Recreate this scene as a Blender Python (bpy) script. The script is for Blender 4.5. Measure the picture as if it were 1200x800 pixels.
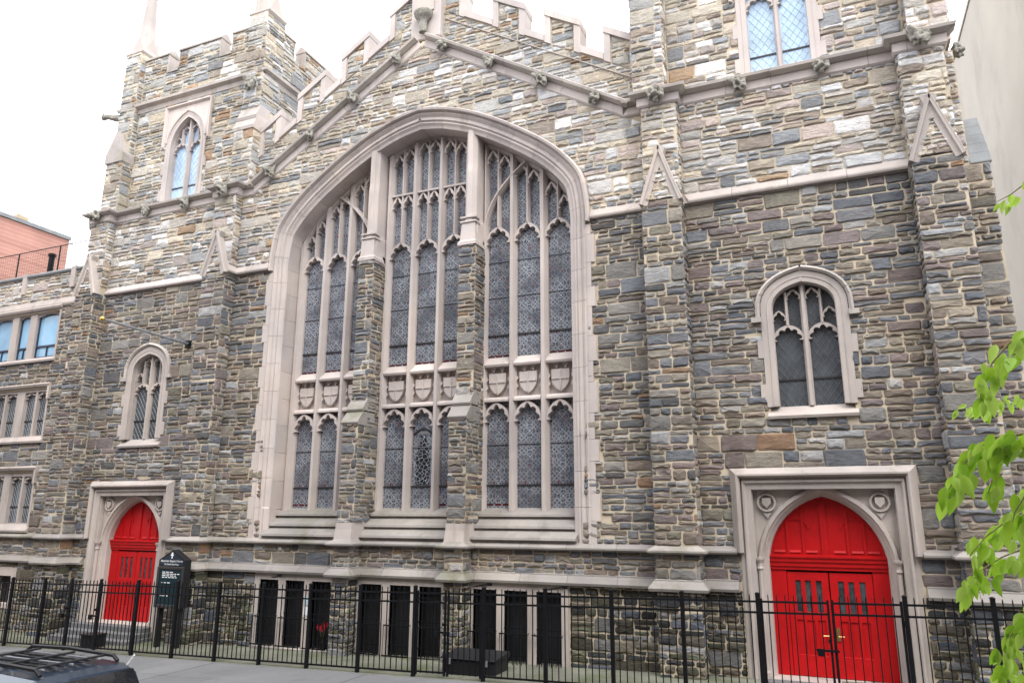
import bpy, bmesh, math, random
from mathutils import Vector, Matrix
from mathutils.geometry import tessellate_polygon

for o in list(bpy.data.objects): bpy.data.objects.remove(o)
scene = bpy.context.scene
COL = scene.collection
R = math.radians

# ------------------------------------------------------------------ camera
cam_d = bpy.data.cameras.new('camera'); cam = bpy.data.objects.new('camera', cam_d); COL.objects.link(cam)
cam_d.sensor_width = 36; cam_d.lens = 25.77; cam_d.clip_end = 2000
CAM = Vector((0, -18, 3.7))
RT = Vector((0.91928, 0.39358, 0.00321)); UP = Vector((0.08768, -0.21275, 0.97316)); FW = Vector((-0.38370, 0.89433, 0.23009))
cam.matrix_world = Matrix(((RT.x, UP.x, -FW.x, CAM.x), (RT.y, UP.y, -FW.y, CAM.y), (RT.z, UP.z, -FW.z, CAM.z), (0, 0, 0, 1)))
scene.camera = cam
def pix(p):
    d = Vector(p) - CAM; z = d.dot(FW)
    if z < .1: return None
    return 600 + 859 * d.dot(RT) / z, 400 - 859 * d.dot(UP) / z, z

# ------------------------------------------------------------------ sky, sun, exposure
SUN_EL, SUN_AZ = 52, 138          # azimuth clockwise from +Y
world = bpy.data.worlds.new('World'); scene.world = world; world.use_nodes = True
nt = world.node_tree; nt.nodes.clear()
sky = nt.nodes.new('ShaderNodeTexSky'); sky.sky_type = 'NISHITA'; sky.sun_disc = False
sky.sun_elevation = R(SUN_EL); sky.sun_rotation = R(SUN_AZ); sky.air_density = 1.0; sky.dust_density = 2.0
mixw = nt.nodes.new('ShaderNodeMixRGB'); mixw.inputs[0].default_value = .86      # an even white overcast layer under the blue
mixw.inputs[2].default_value = (15.2, 15.5, 16.2, 1)
bg = nt.nodes.new('ShaderNodeBackground'); bg.inputs[1].default_value = .12
wo = nt.nodes.new('ShaderNodeOutputWorld')
nt.links.new(sky.outputs[0], mixw.inputs[1]); nt.links.new(mixw.outputs[0], bg.inputs[0]); nt.links.new(bg.outputs[0], wo.inputs[0])
sd = bpy.data.lights.new('sun', 'SUN'); sd.energy = 1.1; sd.angle = R(25); sd.color = (1, .96, .9)
so = bpy.data.objects.new('sun', sd); COL.objects.link(so)
sdir = Vector((math.sin(R(SUN_AZ)) * math.cos(R(SUN_EL)), math.cos(R(SUN_AZ)) * math.cos(R(SUN_EL)), math.sin(R(SUN_EL))))
so.rotation_euler = sdir.to_track_quat('Z', 'Y').to_euler(); so.location = (0, -30, 40)
scene.view_settings.view_transform = 'Standard'; scene.view_settings.look = 'None'
scene.view_settings.exposure = 1.1; scene.view_settings.gamma = 1
scene.render.engine = 'CYCLES'

# ------------------------------------------------------------------ object helpers
WL = {}                                   # world location of each object's origin
def link(o, parent=None, loc=(0, 0, 0)):
    COL.objects.link(o); o.location = loc; WL[o.name] = Vector(loc)
    if parent is not None:
        o.parent = parent; o.matrix_parent_inverse = Matrix.Translation(-WL[parent.name])
    return o
def tag(o, label=None, cat=None, group=None, kind=None):
    if label: o['label'] = label
    if cat: o['category'] = cat
    if group: o['group'] = group
    if kind: o['kind'] = kind
    return o
def thing(name, label, cat, loc=(0, 0, 0), group=None):
    o = bpy.data.objects.new(name, None); o.empty_display_size = .3
    link(o, None, loc); return tag(o, label, cat, group)

def clean(p):
    q = []
    for a in p:
        if not q or abs(a[0] - q[-1][0]) + abs(a[1] - q[-1][1]) > 1e-5: q.append((a[0], a[1]))
    if len(q) > 2 and abs(q[0][0] - q[-1][0]) + abs(q[0][1] - q[-1][1]) < 1e-5: q.pop()
    return q
def area2(p): return .5 * sum(p[i][0] * p[(i + 1) % len(p)][1] - p[(i + 1) % len(p)][0] * p[i][1] for i in range(len(p)))
def ccw(p): return p if area2(p) > 0 else p[::-1]

class MB:
    def __init__(s): s.v = []; s.f = []
    def add(s, vs, fs):
        b = len(s.v); s.v += [tuple(v) for v in vs]; s.f += [tuple(i + b for i in f) for f in fs]; return s
    def box(s, x0, x1, y0, y1, z0, z1):
        v = [(x0, y0, z0), (x1, y0, z0), (x1, y1, z0), (x0, y1, z0), (x0, y0, z1), (x1, y0, z1), (x1, y1, z1), (x0, y1, z1)]
        return s.add(v, [(3, 2, 1, 0), (4, 5, 6, 7), (0, 1, 5, 4), (1, 2, 6, 5), (2, 3, 7, 6), (3, 0, 4, 7)])
    def plate(s, outer, y0, y1, holes=(), fn=None):
        """polygon (x,z) with holes extruded from y0 (front) to y1 (back)"""
        rings = [ccw(clean(outer))] + [ccw(clean(h))[::-1] for h in holes]
        tri = tessellate_polygon([[Vector((a, b, 0)) for a, b in r] for r in rings])
        flat = [p for r in rings for p in r]; n = len(flat)
        fn = fn or (lambda a, b, y: (a, y, b))
        vs = [fn(a, b, y0) for a, b in flat] + [fn(a, b, y1) for a, b in flat]; fs = []
        for t in tri:
            a, b, c = (flat[i] for i in t)
            if (b[0] - a[0]) * (c[1] - a[1]) - (c[0] - a[0]) * (b[1] - a[1]) < 0: t = t[::-1]
            fs.append(tuple(t)); fs.append(tuple(i + n for i in t[::-1]))
        k = 0
        for r in rings:
            m = len(r)
            for i in range(m):
                j = (i + 1) % m; fs.append((k + j, k + i, k + i + n, k + j + n))
            k += m
        return s.add(vs, fs)
    def loft(s, rings, cap=True, closed=True):
        n = len(rings[0]); vs = [p for r in rings for p in r]; fs = []
        for k in range(len(rings) - 1):
            for i in range(n if closed else n - 1):
                j = (i + 1) % n; fs.append((k * n + i, k * n + j, (k + 1) * n + j, (k + 1) * n + i))
        if cap: fs.append(tuple(range(n))[::-1]); fs.append(tuple((len(rings) - 1) * n + i for i in range(n)))
        return s.add(vs, fs)
    def ring_sweep(s, path, prof):
        """path (x,z) on the facade, prof closed list of (offset to the left of travel, y)"""
        N = []
        for i in range(len(path)):
            a = path[max(i - 1, 0)]; b = path[min(i + 1, len(path) - 1)]; p = path[i]
            d1 = Vector((p[0] - a[0], p[1] - a[1])); d2 = Vector((b[0] - p[0], b[1] - p[1]))
            if d1.length < 1e-6: d1 = d2
            if d2.length < 1e-6: d2 = d1
            d1.normalize(); d2.normalize(); t = (d1 + d2).normalized(); k = 1 / max(.45, t.dot(d1)); N.append((-t.y * k, t.x * k))
        rings = [[(p[0] + n[0] * o, y, p[1] + n[1] * o) for o, y in prof] for p, n in zip(path, N)]
        return s.loft(rings)
    def plan_sweep(s, path, prof):
        """path (x,y) in plan, prof closed list of (outward, z); outward = right of travel"""
        rings = []
        for i in range(len(path)):
            a = path[max(i - 1, 0)]; b = path[min(i + 1, len(path) - 1)]; p = path[i]
            d1 = Vector((p[0] - a[0], p[1] - a[1])); d2 = Vector((b[0] - p[0], b[1] - p[1]))
            if d1.length < 1e-6: d1 = d2
            if d2.length < 1e-6: d2 = d1
            d1.normalize(); d2.normalize(); t = (d1 + d2).normalized(); k = 1 / max(.45, t.dot(d1))
            rings.append([(p[0] + t.y * k * o, p[1] - t.x * k * o, z) for o, z in prof])
        return s.loft(rings)
    def tube(s, path, r, n=6, r1=None):
        rings = []; path = [Vector(p) for p in path]; r1 = r if r1 is None else r1
        for i, p in enumerate(path):
            d = (path[min(i + 1, len(path) - 1)] - path[max(i - 1, 0)]).normalized()
            u = d.cross(Vector((0, 0, 1)));  u = Vector((1, 0, 0)) if u.length < 1e-3 else u.normalized()
            w = d.cross(u); rr = r + (r1 - r) * i / (len(path) - 1)
            rings.append([p + (u * math.cos(2 * math.pi * k / n) + w * math.sin(2 * math.pi * k / n)) * rr for k in range(n)])
        return s.loft([[tuple(q) for q in rg] for rg in rings])
    def build(s, name, mat, parent=None, smooth=False, center=True, colors=None, bevel=0):
        c = Vector((0, 0, 0))
        if center and s.v:
            lo = [min(v[i] for v in s.v) for i in range(3)]; hi = [max(v[i] for v in s.v) for i in range(3)]
            c = Vector(((lo[0] + hi[0]) / 2, (lo[1] + hi[1]) / 2, lo[2]))
        me = bpy.data.meshes.new(name); me.from_pydata([(v[0] - c.x, v[1] - c.y, v[2] - c.z) for v in s.v], [], s.f)
        if smooth: me.polygons.foreach_set('use_smooth', [True] * len(me.polygons))
        if colors:
            at = me.attributes.new('tint', 'FLOAT_COLOR', 'POINT'); at.data.foreach_set('color', [k for cl in colors for k in (*cl, 1)])
        if mat: me.materials.append(mat)
        me.update()
        o = bpy.data.objects.new(name, me); link(o, parent, c)
        if bevel:
            m = o.modifiers.new('bevel', 'BEVEL'); m.width = bevel; m.segments = 1; m.limit_method = 'ANGLE'; m.angle_limit = R(50)
        return o

# ------------------------------------------------------------------ materials
def newmat(name):
    m = bpy.data.materials.new(name); m.use_nodes = True; t = m.node_tree
    return m, t, t.nodes['Principled BSDF']
def nd(t, typ, **k):
    n = t.nodes.new(typ)
    for a, b in k.items():
        if a[0] == 'i' and a[1:].isdigit(): n.inputs[int(a[1:])].default_value = b
        else: setattr(n, a, b)
    return n
def ramp(t, fac, stops):
    r = t.nodes.new('ShaderNodeValToRGB'); t.links.new(fac, r.inputs[0]); e = r.color_ramp.elements
    while len(e) < len(stops): e.new(.5)
    for el, (p, c) in zip(e, stops): el.position = p; el.color = (*c, 1) if len(c) == 3 else c
    return r.outputs[0]
def mixc(t, typ, fac, a, b):
    n = nd(t, 'ShaderNodeMixRGB', blend_type=typ)
    for s, v in ((0, fac), (1, a), (2, b)):
        if isinstance(v, bpy.types.NodeSocket): t.links.new(v, n.inputs[s])
        else: n.inputs[s].default_value = v if s == 0 else (*v, 1)
    return n.outputs[0]
def noise(t, co, scale, detail=4, rough=.6, sc=(1, 1, 1)):
    mp = nd(t, 'ShaderNodeMapping'); mp.inputs['Scale'].default_value = sc; t.links.new(co, mp.inputs[0])
    n = nd(t, 'ShaderNodeTexNoise'); n.inputs['Scale'].default_value = scale; n.inputs['Detail'].default_value = detail; n.inputs['Roughness'].default_value = rough
    t.links.new(mp.outputs[0], n.inputs['Vector']); return n.outputs['Fac']
def wpos(t): return nd(t, 'ShaderNodeNewGeometry').outputs['Position']
def bump(t, b, h, strength, dist):
    n = nd(t, 'ShaderNodeBump'); n.inputs['Strength'].default_value = strength; n.inputs['Distance'].default_value = dist
    t.links.new(h, n.inputs['Height']); t.links.new(n.outputs[0], b.inputs['Normal'])
def rough_mat(name, base, var=.25, scale=3, rough=.85, bs=.4, bd=.01, fine=40, dirt=None, sc=(1, 1, 1), metal=0, objvar=0, weathered=False):
    m, t, b = newmat(name); p = wpos(t)
    n1 = noise(t, p, scale, 5, .6, sc); n2 = noise(t, p, fine, 4, .65, sc)
    lo = tuple(c * (1 - var) for c in base); hi = tuple(min(1, c * (1 + var)) for c in base)
    c = ramp(t, n1, [(.3, lo), (.7, hi)])
    g = ramp(t, n2, [(.3, (1 - var * .7,) * 3), (.7, (1 + var * .5,) * 3)]); c = mixc(t, 'MULTIPLY', 1, c, g)
    if objvar:
        oi = nd(t, 'ShaderNodeObjectInfo'); c = mixc(t, 'MULTIPLY', 1, c, ramp(t, oi.outputs['Random'], [(0, (1 - objvar, 1 - objvar, 1 - objvar * .9)), (1, (1 + objvar * .6, 1 + objvar * .55, 1 + objvar * .5))]))
    if dirt:
        n3 = noise(t, p, dirt[1], 6, .7, dirt[3] if len(dirt) > 3 else (1, 1, .35)); f = ramp(t, n3, [(dirt[2], (0, 0, 0)), (min(.99, dirt[2] + .2), (1, 1, 1))])
        c = mixc(t, 'MIX', f, c, dirt[0])
    if weathered: c = weather(t, p, c)
    t.links.new(c, b.inputs['Base Color']); b.inputs['Roughness'].default_value = rough; b.inputs['Metallic'].default_value = metal
    if bs: bump(t, b, n2, bs, bd)
    return m
def plain(name, base, rough=.5, metal=0, var=.1, fine=60, bs=.05, coat=0):
    m = rough_mat(name, base, var, 2.5, rough, bs, .003, fine, metal=metal)
    if coat: m.node_tree.nodes['Principled BSDF'].inputs['Coat Weight'].default_value = coat
    return m

M = {}
def weather(t, p, c):
    """soot and rust zones metres across, and dark rain streaks"""
    z = ramp(t, noise(t, p, .33, 4, .6), [(.28, (.80, .79, .79)), (.5, (1, .99, .97)), (.72, (1.16, 1.12, 1.05))]); c = mixc(t, 'MULTIPLY', 1, c, z)
    s = ramp(t, noise(t, p, 1.1, 5, .65, (1.2, 1.2, .10)), [(.56, (1, 1, 1)), (.74, (.62, .60, .57))]); return mixc(t, 'MULTIPLY', .8, c, s)
def stone_mat():
    m, t, b = newmat('schist_stone'); p = wpos(t)
    at = nd(t, 'ShaderNodeAttribute', attribute_name='tint')
    n1 = noise(t, p, 7, 6, .7, (.6, .6, 2.2)); n2 = noise(t, p, 30, 6, .72, (.45, .45, 1.8)); n3 = noise(t, p, 2.2, 3, .5)
    g1 = ramp(t, n1, [(.25, (.62, .62, .64)), (.5, (1, 1, 1)), (.75, (1.3, 1.27, 1.2))])
    g2 = ramp(t, n2, [(.3, (.7, .7, .7)), (.7, (1.25, 1.25, 1.25))])
    c = mixc(t, 'MULTIPLY', 1, at.outputs['Color'], g1); c = mixc(t, 'MULTIPLY', 1, c, g2)
    f = ramp(t, n3, [(.62, (0, 0, 0)), (.76, (.3, .3, .3))]); c = mixc(t, 'MIX', f, c, (.17, .12, .08))   # rusty iron bloom in the schist
    c = weather(t, p, c)
    t.links.new(c, b.inputs['Base Color']); b.inputs['Roughness'].default_value = .82
    mx = nd(t, 'ShaderNodeMath', operation='ADD'); t.links.new(n1, mx.inputs[0]); t.links.new(n2, mx.inputs[1])
    bump(t, b, mx.outputs[0], .9, .04); return m
M['stone'] = stone_mat()
M['mortar'] = rough_mat('lime_mortar', (.50, .43, .33), .16, 1.3, .95, .4, .008, 55, dirt=((.22, .19, .155), .8, .60), weathered=True)
M['lime'] = rough_mat('pinkish_limestone', (.42, .375, .35), .12, .7, .8, .25, .006, 45, dirt=((.20, .175, .16), 1.3, .58, (1.4, 1.4, .22)), objvar=.11, weathered=True)
M['lime_pale'] = rough_mat('pale_limestone', (.47, .42, .40), .10, .7, .8, .25, .006, 45, dirt=((.30, .265, .245), 1.3, .62, (1.4, 1.4, .22)), objvar=.10, weathered=True)  # paler limestone tone for the great window and upper trim
M['lime_moss'] = rough_mat('algae_stained_limestone', (.44, .40, .375), .14, .8, .85, .2, .005, 40, dirt=((.20, .195, .14), .9, .53, (.5, .5, .5)), objvar=.14, weathered=True)
M['lime_wet'] = rough_mat('rain_stained_limestone', (.275, .255, .24), .14, .8, .85, .2, .005, 40, dirt=((.155, .155, .105), 1.0, .53, (.6, .6, .6)), objvar=.14, weathered=True)
M['carved'] = rough_mat('mossy_carved_stone', (.27, .255, .22), .4, 9, .9, .8, .02, 35, dirt=((.11, .11, .075), 6, .53, (1, 1, 1)))
M['iron'] = plain('black_painted_iron', (.005, .0055, .007), .5, 0, .25, 80, .1)
M['red'] = rough_mat('red_door_paint', (.43, .004, .006), .14, 2.2, .5, .25, .004, 30, dirt=((.23, .004, .006), 2.0, .60, (1, 1, .15)))
M['red'].node_tree.nodes['Principled BSDF'].inputs['Specular IOR Level'].default_value = .25
M['brass'] = plain('brass', (.55, .40, .16), .3, 1)
M['gold'] = plain('gold_ball', (.75, .5, .12), .25, 1)
M['concrete'] = rough_mat('pavement_concrete', (.135, .136, .139), .14, .6, .9, .3, .004, 40, dirt=((.09, .09, .09), .7, .55, (1, 1, 1)), objvar=.12)
M['mossy'] = rough_mat('mossy_concrete', (.15, .15, .115), .25, 1.2, .9, .4, .006, 30, dirt=((.085, .10, .045), .9, .48, (1, 1, 1)))
M['asphalt'] = rough_mat('asphalt', (.055, .055, .057), .2, 1.5, .9, .5, .004, 90)
M['stucco'] = rough_mat('beige_stucco', (.33, .295, .25), .07, .35, .9, .25, .01, 18, dirt=((.24, .215, .185), .28, .52, (1, 1, .5)))
M['brick_wall'] = None
M['darkroom'] = plain('dark_room', (.012, .012, .014), .6)
M['blackpaint'] = plain('black_board', (.018, .018, .02), .45)
M['white'] = plain('white_lettering', (.75, .77, .78), .6)
M['pale_paper'] = plain('white_paper', (.7, .7, .72), .8)
for _k in ('iron', 'blackpaint'): M[_k].node_tree.nodes['Principled BSDF'].inputs['Specular IOR Level'].default_value = .18
M['metal'] = plain('grey_metal', (.35, .37, .40), .4, .6)
M['lead'] = plain('leaded_cames', (.20, .215, .235), .5, .3)
M['lead_light'] = plain('pale_cames', (.55, .60, .66), .5)
M['lead_dark'] = plain('dark_saddle_bar', (.02, .02, .022), .5)
M['sash'] = plain('dark_blue_sash', (.025, .04, .075), .4)
M['coping'] = rough_mat('bluestone_coping', (.20, .21, .215), .2, 1.5, .85, .2, .004, 40)

def glass_mat(name, base, rough=.12, spec=.5, var=.35, scale=2):
    m, t, b = newmat(name); p = wpos(t); n1 = noise(t, p, scale, 3)
    c = ramp(t, n1, [(.3, tuple(x * (1 - var) for x in base)), (.7, tuple(x * (1 + var) for x in base))])
    t.links.new(c, b.inputs['Base Color']); b.inputs['Roughness'].default_value = rough; b.inputs['Specular IOR Level'].default_value = spec
    bump(t, b, noise(t, p, 9, 2), .06, .01); return m
M['glass'] = glass_mat('dark_quarry_glass', (.075, .085, .095), .12)
M['skyglass'] = glass_mat('painted_sky_glass', (.36, .50, .66), .15, .5, .18, 1.2)  # sky showing in the belfry glass, put into its base colour
M['blueglass'] = glass_mat('painted_blue_reflection_glass', (.24, .42, .58), .1, .5, .2, .8)  # blue sky reflection painted as the base colour
M['door_glass'] = glass_mat('door_slot_glass', (.05, .055, .06), .06, .6, .6, 3)
M['carglass'] = glass_mat('tinted_car_glass', (.012, .013, .016), .03, .7)

def stained_mat():
    """lead-line rosettes and lattice on dark blue-grey glass; object coordinates, metres"""
    m, t, b = newmat('stained_glass'); L = t.links
    tc = nd(t, 'ShaderNodeTexCoord'); sep = nd(t, 'ShaderNodeSeparateXYZ'); L.new(tc.outputs['Object'], sep.inputs[0])
    def mth(op, a, c=None, d=None):
        n = nd(t, 'ShaderNodeMath', operation=op)
        for i, v in enumerate((a, c, d)):
            if v is None: continue
            if isinstance(v, bpy.types.NodeSocket): L.new(v, n.inputs[i])
            else: n.inputs[i].default_value = v
        return n.outputs[0]
    x, z = sep.outputs[0], sep.outputs[2]
    cell = .352
    def cellc(v, off): return mth('SUBTRACT', mth('FRACT', mth('ADD', mth('DIVIDE', v, cell), off)), .5)
    def rings(ox, oz, f):
        u, w = cellc(x, ox), cellc(z, oz); r = mth('SQRT', mth('ADD', mth('MULTIPLY', u, u), mth('MULTIPLY', w, w)))
        return mth('ABSOLUTE', mth('SINE', mth('MULTIPLY', r, f))), u, w, r
    a1, u, w, r = rings(.5, .5, 12.6); a2, _, _, _ = rings(0, 0, 9.4)
    diag = mth('ABSOLUTE', mth('SINE', mth('MULTIPLY', mth('ADD', x, z), 8.925))); dia2 = mth('ABSOLUTE', mth('SINE', mth('MULTIPLY', mth('SUBTRACT', x, z), 8.925)))
    vo = nd(t, 'ShaderNodeTexVoronoi', feature='DISTANCE_TO_EDGE'); vo.inputs['Scale'].default_value = 16; L.new(tc.outputs['Object'], vo.inputs['Vector'])
    e = mth('ADD', mth('MULTIPLY', vo.outputs['Distance'], 3.2), .10)
    mn = mth('MINIMUM', mth('MINIMUM', a1, mth('MULTIPLY', a2, 1.1)), mth('MINIMUM', mth('MULTIPLY', diag, 2.0), mth('MINIMUM', mth('MULTIPLY', dia2, 2.0), e)))
    line = ramp(t, mn, [(.13, (1, 1, 1)), (.30, (0, 0, 0))])
    patch = ramp(t, noise(t, wpos(t), 1.4, 3), [(.36, (.3, .3, .3)), (.60, (1, 1, 1))]); line = mixc(t, 'MULTIPLY', 1, line, patch)
    v2 = nd(t, 'ShaderNodeTexVoronoi'); v2.inputs['Scale'].default_value = 16; L.new(tc.outputs['Object'], v2.inputs['Vector'])
    s2 = nd(t, 'ShaderNodeSeparateColor'); L.new(v2.outputs['Color'], s2.inputs[0])
    gl = ramp(t, s2.outputs[0], [(0, (.045, .050, .060)), (.5, (.070, .077, .088)), (.74, (.03, .04, .09)), (.82, (.04, .045, .055)), (.93, (.12, .028, .038)), (1, (.04, .045, .055))])
    gl = mixc(t, 'MIX', ramp(t, noise(t, wpos(t), .9, 2), [(.3, (.0, .0, .0)), (.7, (.6, .6, .6))]), gl, (.062, .063, .070))
    c = mixc(t, 'MIX', line, gl, (.33, .355, .39))
    L.new(c, b.inputs['Base Color']); b.inputs['Roughness'].default_value = .28; b.inputs['Specular IOR Level'].default_value = .2
    bump(t, b, line, .25, .006); return m
M['stained'] = stained_mat()
def dark_figure_mat():
    m, t, b = newmat('figure_glass')
    vo = nd(t, 'ShaderNodeTexVoronoi', feature='DISTANCE_TO_EDGE'); vo.inputs['Scale'].default_value = 9; t.links.new(wpos(t), vo.inputs['Vector'])
    c = ramp(t, vo.outputs['Distance'], [(.02, (.34, .37, .42)), (.05, (.008, .009, .011))])
    t.links.new(c, b.inputs['Base Color']); b.inputs['Roughness'].default_value = .3; return m
M['figure'] = dark_figure_mat()
M['red_glass'] = glass_mat('dark_red_glass', (.075, .016, .02), .2)
def brick_mat():
    m, t, b = newmat('far_red_brick'); p = wpos(t)
    mp = nd(t, 'ShaderNodeMapping'); mp.inputs['Rotation'].default_value = (R(90), 0, R(90)); t.links.new(p, mp.inputs[0])
    br = nd(t, 'ShaderNodeTexBrick'); br.inputs['Scale'].default_value = 1; br.inputs['Brick Width'].default_value = .22; br.inputs['Row Height'].default_value = .075; br.inputs['Mortar Size'].default_value = .008
    br.inputs['Color1'].default_value = (.40, .205, .16, 1); br.inputs['Color2'].default_value = (.34, .165, .13, 1); br.inputs['Mortar'].default_value = (.46, .36, .32, 1)
    t.links.new(mp.outputs[0], br.inputs['Vector'])
    g = ramp(t, noise(t, p, .5, 4), [(.3, (.85, .85, .85)), (.7, (1.15, 1.15, 1.15))])
    t.links.new(mixc(t, 'MULTIPLY', 1, br.outputs[0], g), b.inputs['Base Color']); b.inputs['Roughness'].default_value = .9; return m
M['brick_wall'] = brick_mat()
def carpaint():
    m, t, b = newmat('dark_blue_car_paint'); b.inputs['Base Color'].default_value = (.008, .022, .045, 1); b.inputs['Metallic'].default_value = .3
    b.inputs['Roughness'].default_value = .3; b.inputs['Coat Weight'].default_value = .8; return m
M['paint'] = carpaint()
def leafmat():
    m, t, b = newmat('young_leaf'); oi = nd(t, 'ShaderNodeObjectInfo')
    c = ramp(t, oi.outputs['Random'], [(0, (.24, .44, .03)), (.5, (.36, .57, .04)), (1, (.46, .64, .14))])
    t.links.new(c, b.inputs['Base Color']); b.inputs['Roughness'].default_value = .45
    tr = nd(t, 'ShaderNodeBsdfTranslucent'); mx = nd(t, 'ShaderNodeMixShader'); mx.inputs[0].default_value = .45
    t.links.new(c, tr.inputs[0]); t.links.new(b.outputs[0], mx.inputs[1]); t.links.new(tr.outputs[0], mx.inputs[2])
    t.links.new(mx.outputs[0], t.nodes['Material Output'].inputs[0]); return m
M['leaf'] = leafmat()
M['bark'] = rough_mat('bark', (.12, .095, .075), .3, 8, .9, .8, .02, 30)
M['twig'] = rough_mat('green_twig', (.20, .17, .07), .2, 8, .7, .2, .004, 40)

# ------------------------------------------------------------------ ground
def gz(x): return .021 * (x + 13.5)          # the street climbs gently to the right
def slab(mb, x0, x1, y0, y1, dz0, dz1):
    v = [(x, y, gz(x) + d) for d in (dz0, dz1) for x, y in ((x0, y0), (x1, y0), (x1, y1), (x0, y1))]
    return mb.add(v, [(3, 2, 1, 0), (4, 5, 6, 7), (0, 1, 5, 4), (1, 2, 6, 5), (2, 3, 7, 6), (3, 0, 4, 7)])
tag(slab(MB(), -400, 400, -300, 300, -.6, -.16).build('road', M['asphalt'], None, center=False), kind='structure')
sw = tag(slab(MB(), -60, 40, -7.45, 12, -.5, -.012).build('sidewalk', M['concrete'], None, center=False), kind='structure')
k = 0
for i in range(21):
    for j in range(3):
        x0 = -29 + i * 1.55; y0 = -2.28 - (j + 1) * 1.7
        slab(MB(), x0 + .006, x0 + 1.544, y0 + .006, y0 + 1.694, -.02, .003 * ((i * 7 + j * 3) % 3)).build('paving_slab', M['concrete'], sw)
kb = tag(slab(MB(), -60, 40, -7.62, -7.47, -.5, .0).build('kerb', M['concrete'], None, center=False), kind='structure')
tag(slab(MB(), -33, 6, -2.26, .3, -.4, .0).build('areaway', M['mossy'], None, center=False), kind='structure')
fs = tag(slab(MB(), -60, 40, -26, -15.8, -.5, -.01).build('far_sidewalk', M['concrete'], None, center=False), kind='structure')

# ------------------------------------------------------------------ rubble masonry: every stone is geometry
STONES = []                                # (verts, faces, colour, owner, centre)
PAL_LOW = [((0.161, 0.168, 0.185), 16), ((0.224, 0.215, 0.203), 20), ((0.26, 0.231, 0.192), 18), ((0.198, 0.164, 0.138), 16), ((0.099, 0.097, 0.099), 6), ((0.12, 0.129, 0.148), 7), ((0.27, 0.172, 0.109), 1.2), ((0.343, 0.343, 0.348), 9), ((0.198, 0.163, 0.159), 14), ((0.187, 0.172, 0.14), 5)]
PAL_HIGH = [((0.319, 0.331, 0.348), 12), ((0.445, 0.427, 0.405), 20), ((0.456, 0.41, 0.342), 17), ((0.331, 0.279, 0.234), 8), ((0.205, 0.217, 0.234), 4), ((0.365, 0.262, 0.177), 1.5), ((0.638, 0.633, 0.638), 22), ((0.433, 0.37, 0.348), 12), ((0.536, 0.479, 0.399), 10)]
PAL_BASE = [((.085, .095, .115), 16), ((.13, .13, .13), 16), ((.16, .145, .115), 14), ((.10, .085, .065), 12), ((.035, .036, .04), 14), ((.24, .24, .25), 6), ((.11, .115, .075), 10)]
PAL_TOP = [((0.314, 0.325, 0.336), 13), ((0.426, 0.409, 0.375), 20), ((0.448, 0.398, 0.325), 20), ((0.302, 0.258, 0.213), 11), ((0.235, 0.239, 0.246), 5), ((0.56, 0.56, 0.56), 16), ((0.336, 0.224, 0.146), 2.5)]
def pick(rng, pal):
    s = sum(w for _, w in pal); r = rng.random() * s
    for c, w in pal:
        r -= w
        if r <= 0: break
    k = rng.uniform(.8, 1.22); j = rng.uniform(-.035, .035)
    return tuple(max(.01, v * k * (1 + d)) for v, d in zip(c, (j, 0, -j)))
def clip(poly, nx, ny, c):
    out = []
    for i in range(len(poly)):
        a, b = poly[i], poly[(i + 1) % len(poly)]; da = nx * a[0] + ny * a[1] - c; db = nx * b[0] + ny * b[1] - c
        if da <= 0: out.append(a)
        if (da < 0 < db) or (db < 0 < da):
            t = da / (da - db); out.append((a[0] + (b[0] - a[0]) * t, a[1] + (b[1] - a[1]) * t))
    return out
def hole_edges(h):
    h = ccw(clean(h)); E = []
    for i in range(len(h)):
        a, b = h[i], h[(i + 1) % len(h)]; dx, dy = b[0] - a[0], b[1] - a[1]; l = math.hypot(dx, dy)
        E.append((dy / l, -dx / l, (dy * a[0] - dx * a[1]) / l))
    xs = [p[0] for p in h]; ys = [p[1] for p in h]
    return E, (min(xs), max(xs), min(ys), max(ys))
def layout(u0, u1, v0, v1, rng, sc=1.0):
    out = []; v = v0
    while v < v1 - .04:
        hb = rng.choice((.13, .19, .25, .30, .35, .41)) * rng.uniform(.9, 1.1) * sc
        if v1 - v - hb < .09: hb = v1 - v
        u = u0 - rng.uniform(0, .2)
        while u < u1:
            if hb < .2 * sc or rng.random() < .34:
                w = min(.85, max(.16, hb * rng.uniform(1.0, 3.0))) * (1 if hb > .2 else 1.25)
                out.append((u, u + w, v, v + hb)); u += w
            else:
                w = rng.uniform(.45, 1.3) * sc; fr = rng.choice((.33, .4, .5, .6, .68))
                rows = [(v, v + hb * fr), (v + hb * fr, v + hb)]
                if hb > .33 * sc and rng.random() < .3: rows = [(v, v + hb / 3), (v + hb / 3, v + hb * .66), (v + hb * .66, v + hb)]
                for r0, r1 in rows:
                    n = max(1, round(w / rng.uniform(.30, .70))); cuts = [0] + sorted(min(.85, max(.15, (i + rng.uniform(-.25, .25)) / n)) for i in range(1, n)) + [1]
                    for a, b in zip(cuts, cuts[1:]):
                        if b - a > .03: out.append((u + a * w, u + b * w, r0, r1))
                u += w
        v += hb
    return out
def frame_front(y): return (Vector((0, y, 0)), Vector((1, 0, 0)), Vector((0, -1, 0)))
def frame_px(x): return (Vector((x, 0, 0)), Vector((0, 1, 0)), Vector((1, 0, 0)))          # faces +X, u = y
def frame_nx(x): return (Vector((x, 0, 0)), Vector((0, -1, 0)), Vector((-1, 0, 0)))        # faces -X, u = -y
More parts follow.
